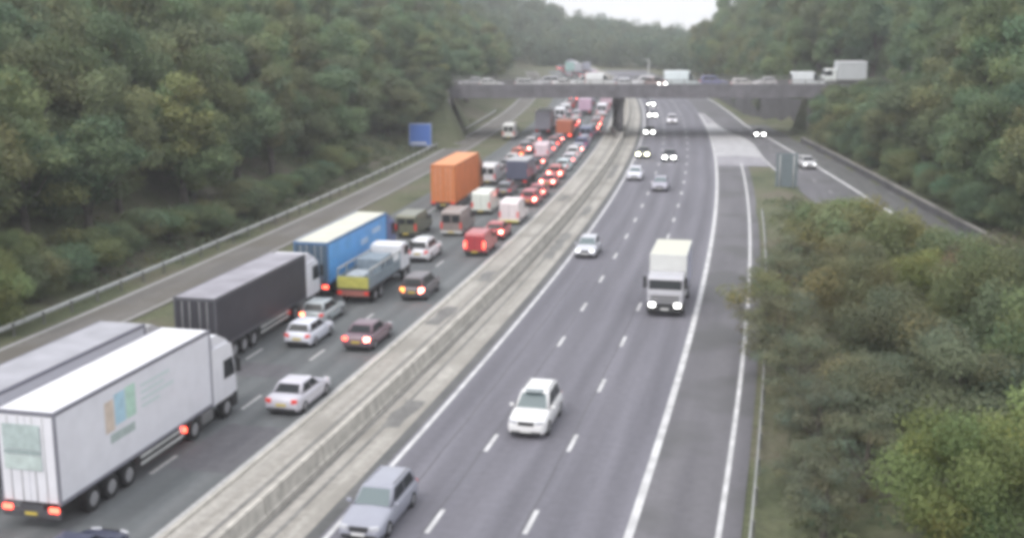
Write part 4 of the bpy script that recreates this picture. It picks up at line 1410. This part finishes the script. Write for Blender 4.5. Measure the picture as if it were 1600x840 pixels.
def plant(spots, fmt, beyond_fmt, group, order_rows):
    """spots: (row, s, x, y, kind, hs, rs, colour); rows that show singly are counted off from the bridge"""
    near = {}
    for sp_ in spots:
        pu = Vector((sp_[2], sp_[3], 0)) - BL
        near.setdefault((sp_[0], pu.dot(BV) > BW / 2), []).append(sp_)
    for (row, bey), lst in near.items():
        lst.sort(key=lambda q: q[1] if bey else -q[1])
        for i, (_, s_, x, y, kind, hh, rr_, c_) in enumerate(lst):
            if bey:
                lab = beyond_fmt
            elif row in order_rows and i < len(ORD):
                lab = fmt[row] % (ORD[i] + ' ')
            else:
                lab = fmt[row] % ''
            place_tree(kind, x, y, lab, group, hs=hh, rs=rr_, color=c_)


rows = [(-54.5, 6.4, .86), (-60.5, 6.6, 1.0), (-67.5, 7.2, 1.1), (-76, 8.0, 1.2), (-87, 9.0, 1.3)]
fmtL = ['%stree from the bridge in the front row of the left wood', '%stree from the bridge in the second row of the left wood', '%stree from the bridge in the third row of the left wood',
        '%stall broadleaf tree in the upper part of the left wood', '%stall broadleaf tree at the back of the left wood']
spots = []
for ri, (tt, sp, h) in enumerate(rows):
    s = 4 + ri * 2.3
    send = (330, 330, 300, 330, 340)[ri]
    while s < send:
        ss = s + random.uniform(-1.6, 1.6)
        pt = road(ss, tt + random.uniform(-1.8, 1.5))
        s += sp * random.uniform(.85, 1.2) * (1 if s < 200 else 1.3)
        if on_approach(pt.x, pt.y, 3 if ri else 5):
            continue
        pu = (Vector((pt.x, pt.y, 0)) - BL)
        hh = h * random.uniform(.82, 1.18)
        if ri == 0 and -18 < pu.dot(BV) < 0:
            hh *= .7
        c_ = None
        if ri == 0 and 62 < ss < 74:
            c_ = (.142, .155, .072)
        spots.append((ri, ss, pt.x, pt.y, random.choice(BROAD + TALL[:1] if ri < 3 else BROAD + TALL), hh, random.uniform(.85, 1.2), c_))
plant(spots, fmtL, 'broadleaf tree on the left bank beyond the bridge', 'trees of the left-hand wood', (0, 1, 2))
for x, y, hh, rr_, c_, lab in ((-48.6, 61.5, .92, .95, (.135, .155, .068), 'yellow-green small tree at the left edge of the frame, before the wood'),
                               (-51.5, 68.0, .75, .9, (.125, .145, .070), 'low green bush right of the yellow-green tree at the left edge'),
                               (-57.5, 172.0, .9, 1.0, (.10, .12, .07), 'dark bush between the blue motorway sign and the bridge'),
                               (-60.5, 166.0, 1.1, 1.2, (.11, .12, .07), 'leafy bush directly behind the blue motorway sign')):
    place_tree(NEAR[0], x, y, lab, 'bushes before the left wood', hs=hh, rs=rr_, color=c_, name='small_tree', cat='bush')

# right wood behind the slip road
rrows = [(8.2, 6.0, .9), (14.0, 6.6, 1.1), (21, 7.6, 1.25), (31, 9.5, 1.4)]
fmtR = ['%stree from the bridge in the front row of the right wood', '%stree from the bridge in the second row of the right wood',
        '%stall broadleaf tree in the upper part of the right wood', '%stall broadleaf tree at the back of the right wood']
spots = []
for ri, (dt, sp, h) in enumerate(rrows):
    s = 30 + ri * 2.0
    while s < 340:
        tt = SL_OUT(s) + dt + random.uniform(-1.4, 1.6)
        ss = s + random.uniform(-1.5, 1.5)
        pt = road(ss, tt)
        s += sp * random.uniform(.85, 1.2) * (1 if s < 180 else 1.15)
        if on_approach(pt.x, pt.y, 3):
            continue
        if 176 < ss < 292 and tt < SL_OUT(ss) + W2(ss) + 2.5:
            continue
        pu = (Vector((pt.x, pt.y, 0)) - BL)
        v, u = pu.dot(BV), pu.dot(BU)
        hh = h * random.uniform(.85, 1.15)
        rr_ = random.uniform(.85, 1.2)
        if v > BW:
            hh *= 1.22
        ang = math.degrees(math.atan2(pt.x, pt.y))
        if v < 0 and ang < 4.5:                    # trees thin out and stay low toward the bridge end
            lim = CAM_H - 10.9 * math.hypot(pt.x, pt.y) / 205 - max(0, ground_z(pt.x, pt.y))
            hh = min(hh, max(.25, lim / 14.0))
            rr_ *= .75 if hh < .6 else 1
        spots.append((ri, ss, pt.x, pt.y, random.choice(BROAD + TALL if ri else BROAD), hh, rr_, None))
plant(spots, fmtR, 'broadleaf tree on the right bank beyond the bridge', 'trees of the right-hand wood', (0, 1))

# lower bushes skirting both woods
random.seed(31)
for s in np.arange(8, 150, 4.4):
    if s > 116:                                    # open ground before the blue sign
        continue
    pt = road(s + random.uniform(-1, 1), -49.9 + random.uniform(-.8, .6))
    place_tree(random.choice(BUSH), pt.x, pt.y, 'low bush skirting the foot of the left wood, above the guard rail', 'bushes skirting the left wood', hs=random.uniform(.5, .85), rs=random.uniform(.8, 1.2), name='bush', cat='bush')
for s in list(np.arange(48, 178, 4.6)):
    pt = road(s + random.uniform(-1, 1), SL_OUT(s) + 6.0 + random.uniform(-.5, 1.0))
    if on_approach(pt.x, pt.y, 1) or s > 150:
        continue
    place_tree(random.choice(BUSH), pt.x, pt.y, 'low bush on the bank just behind the right retaining wall', 'bushes skirting the right wood', hs=random.uniform(.6, 1.0), rs=random.uniform(.9, 1.3), name='bush', cat='bush')
for s in np.arange(186, 290, 5.0):
    for dt in (4.6, 7.6):
        pt = road(s + random.uniform(-1, 1), SL_OUT(s) + W2(s) + dt - 2 + random.uniform(-.6, .6))
        if on_approach(pt.x, pt.y, .5):
            continue
        place_tree(random.choice(BUSH), pt.x, pt.y, 'dark bush beside the right carriageway beyond the bridge', 'bushes beyond the bridge', hs=random.uniform(.7, 1.2), rs=random.uniform(.9, 1.3), name='bush', cat='bush', color=(.085, .10, .075))
for u, v, h in ((-2.0, -1.8, .9), (-2.6, -5.5, .8), (-4.5, -2.5, 1.0), (-6.5, -3.0, 1.0), (-3.6, -8.0, .8), (-6.5, -11.5, .9), (-3.5, -4, .8), (-7, -6, 1.0), (-5, -9, .9), (-10, -4, 1.1), (-9, -11, 1.1), (-13, -8, 1.2)):
    q = bp(u, v)
    place_tree(random.choice(BUSH), q.x, q.y, 'bush on the embankment left of the bridge', 'bushes by the left end of the bridge', hs=h, rs=random.uniform(.9, 1.2), name='bush', cat='bush', color=(.095, .115, .075))
for u, v, h in ((BLEN + 4.6, -4.2, .75), (BLEN + 6.5, -2.6, .6), (BLEN + 9, -4.5, .7), (BLEN + 11, -8, .9), (BLEN + 9, -12, .8), (BLEN + 14, -5, .9), (BLEN + 10, -16, .8), (BLEN + 14, -12, 1.1)):
    q = bp(u, v)
    place_tree(random.choice(BUSH), q.x, q.y, 'bush on the embankment right of the bridge', 'bushes by the right end of the bridge', hs=h, rs=random.uniform(.9, 1.2), name='bush', cat='bush', color=(.10, .12, .08))

# bushes and small trees of the island between shoulder and slip road
isl = [  # x, y, kind, height scale, radius scale, colour, label
    (5.8, 41.5, 'N', .98, .95, (.152, .182, .076), 'yellow-green small tree in the bottom right corner'),
    (9.0, 43.5, 'N', 1.05, 1.0, (.145, .178, .078), 'bright green tree at the right edge of the frame'),
    (1.4, 43.0, 'W', .55, .75, (.115, .118, .085), 'thin dark shrub at the bottom frame edge beside the guard rail'),
    (2.9, 46.5, 'W', .70, 1.0, (.118, .122, .082), 'dark thin shrub between guard rail and yellow-green tree'),
    (.5, 47.5, 'W', .40, .7, (.120, .122, .085), 'low brown shrub touching the guard rail near the bottom edge'),
    (.6, 55.0, 'W', .5, .8, (.105, .112, .082), 'low dark shrub touching the guard rail further up'),
    (1.2, 51.0, 'W', .62, .85, (.110, .112, .082), 'grey-brown shrub close to the guard rail'),
    (3.6, 53.5, 'N', .72, .95, (.112, .120, .082), 'dark grey-green shrub left of the dark green bush'),
    (7.2, 53.5, 'N', .95, 1.1, (.105, .116, .078), 'dark green bush behind the yellow-green tree'),
    (11.2, 57.0, 'N', 1.25, 1.1, (.115, .140, .072), 'mid-green tree near the right edge behind the bright green one'),
    (.4, 58.5, 'W', .72, 1.0, (.120, .122, .082), 'dim grey-green shrub over the guard rail'),
    (-.7, 64.0, 'W', .82, 1.2, (.125, .122, .082), 'brownish wispy shrub leaning toward the shoulder line'),
    (5.0, 61.5, 'N', .92, 1.1, (.116, .124, .080), 'grey-green bush in the middle of the shrubby island'),
    (9.9, 67.0, 'N', 1.3, 1.1, (.130, .145, .076), 'olive-green bush on the right of the shrubby island'),
    (-1.6, 70.0, 'W', .82, 1.25, (.150, .148, .078), 'olive-brown wispy shrub overhanging the hard shoulder'),
    (3.2, 70.5, 'N', .92, 1.05, (.140, .140, .080), 'olive bush behind the overhanging shrub'),
    (7.0, 75.5, 'N', .88, 1.0, (.175, .178, .066), 'yellowish-olive bush in the middle of the island'),
    (-1.2, 78.0, 'W', .78, 1.1, (.130, .132, .088), 'thin grey-olive shrub next to the shoulder line'),
    (3.0, 79.5, 'N', .84, 1.0, (.145, .140, .082), 'brown-olive bush at the top of the island'),
    (6.4, 83.5, 'B', 1.35, 1.15, (.145, .152, .076), 'broad olive bush beside the slip road'),
    (-.7, 87.0, 'W', .7, .9, (.130, .130, .088), 'small wispy shrub near the top of the shoulder line'),
    (2.2, 88.0, 'B', 1.30, 1.1, (.160, .155, .080), 'round tan-green bush at the head of the island'),
    (4.8, 91.5, 'B', 1.30, 1.1, (.150, .158, .076), 'green-tan bush beside the slip road line'),
    (.9, 96.0, 'B', 1.05, 1.0, (.150, .158, .080), 'low olive bush nearest the grass nose'),
    (9.4, 78.5, 'B', 1.40, 1.15, (.120, .135, .074), 'dark olive bush hiding the bend of the slip road'),
    (3.4, 99.0, 'B', 1.05, 1.0, (.140, .155, .070), 'low green bush between slip road and olive bush'),
    (6.9, 88.5, 'B', 1.15, 1.0, (.150, .150, .085), 'tan bush leaning over the slip road edge'),
    (8.4, 83.0, 'B', 1.2, 1.0, (.140, .150, .080), 'olive bush above the slip road edge, left of the dark olive one'),
    (1.6, 105.0, 'B', .38, .8, (.150, .155, .078), 'lowest bush in front of the exit sign back'),
    (10.6, 71.5, 'N', 1.25, 1.05, (.140, .118, .086), 'reddish-brown bush at the end of the visible slip road'),
    (12.0, 62.5, 'N', 1.5, 1.15, (.110, .128, .078), 'grey-green bush at the right frame edge beside the slip road'),
    (14.2, 70.5, 'N', 1.15, 1.1, (.125, .135, .080), 'bush right of the reddish-brown one'),
    (12.2, 50.5, 'N', .8, .9, (.14, .16, .07), 'bush at the right frame edge behind the bright green tree'),
]
for x, y, k, h, rsc, c, lab in isl:
    place_tree(random.choice({'N': NEAR, 'W': WISP, 'B': BUSH}[k]), x, y, lab, 'shrubs between motorway and slip road', hs=h, rs=rsc, color=c, name='small_tree' if k == 'N' else 'shrub', cat='bush')

# undergrowth along the foot of both woods and over the island
cs, rs = [], []
for k in range(420):
    s = random.uniform(0, 190)
    t_ = -47.9 - random.random() ** 1.5 * 7
    pt = road(s, t_)
    cs.append(np.array([pt.x, pt.y, ground_z(pt.x, pt.y) + .2]))
    rs.append(random.uniform(.4, 1.1))
for k in range(320):
    s = random.uniform(36, 175)
    t_ = SL_OUT(s) + 5.0 + random.random() * 5
    pt = road(s, t_)
    if on_approach(pt.x, pt.y, 1):
        continue
    cs.append(np.array([pt.x, pt.y, ground_z(pt.x, pt.y) + .2]))
    rs.append(random.uniform(.4, 1.2))
for k in range(420):
    s = random.uniform(4, 96) if k % 3 else random.uniform(6, 40)
    a, b = -.2, SL_IN(s) - 1.2
    if b <= a + .4:
        continue
    pt = road(s, random.uniform(a, b))
    cs.append(np.array([pt.x, pt.y, ground_z(pt.x, pt.y) + .1]))
    rs.append(random.uniform(.35, .9))
V, T = leaf_arrays(cs, rs, 70, .26, .7)
o = link('undergrowth', leaf_mesh('undergrowth', V, T), LEAF)
o.color = (.140, .168, .096, 1)
tag(o, 'low tangled undergrowth along the feet of the wooded banks', 'undergrowth', kind='stuff')

# far wood beyond the bridge
cs, rs = [], []
r2 = np.random.default_rng(3)


def far_tree(x, y, h, rad):
    z = ground_z(x, y)
    for k in range(9):
        d = r2.normal(size=3)
        d /= np.linalg.norm(d)
        cs.append(np.array([x + d[0] * rad * .6, y + d[1] * rad * .6, z + h * (.5 + .34 * d[2])]))
        rs.append(rad * r2.uniform(.45, .7))


for s in np.arange(330, 450, 8):
    for tt in (-55, -64, -74, -86, -100):
        pt = road(s + random.uniform(-3, 3), tt + random.uniform(-3, 3))
        far_tree(pt.x, pt.y, random.uniform(12, 16), 5)
    for tt in (8, 16, 26, 38, 52):
        pt = road(s + random.uniform(-3, 3), tt + random.uniform(-3, 3))
        far_tree(pt.x, pt.y, random.uniform(11, 15) * (1 if s < 370 else .8), 5)
for k in range(560):                                # wooded hill closing the valley where the road bends away
    y = 448 + 190 * random.random() ** 1.6
    x = random.uniform(-290, 40)
    far_tree(x, y, random.uniform(8.5, 11), random.uniform(4.2, 5.4))
V, T = leaf_arrays(cs, rs, 16, .7, .85, r2)
o = link('distant_wood', leaf_mesh('distant_wood', V, T), LEAF)
o.color = (.125, .165, .108, 1)
tag(o, 'distant wood on both sides of the motorway beyond the bridge', 'wood', kind='stuff')

# ------------------------------------------------------------------ haze
hz = MB().box(-1550, 1550, -350, 1550, -1.5, 56)
hm = bpy.data.materials.new('haze')
hm.use_nodes = True
t = hm.node_tree
t.nodes.remove(t.nodes['Principled BSDF'])
pv = t.nodes.new('ShaderNodeVolumePrincipled')
pv.inputs['Color'].default_value = (.90, .91, .95, 1)
pv.inputs['Density'].default_value = .0005
pv.inputs['Anisotropy'].default_value = .1
t.links.new(pv.outputs[0], t.nodes['Material Output'].inputs['Volume'])
o = obj('haze', hz, hm)
tag(o, 'thin pale haze over the motorway and woods', 'haze', kind='stuff')
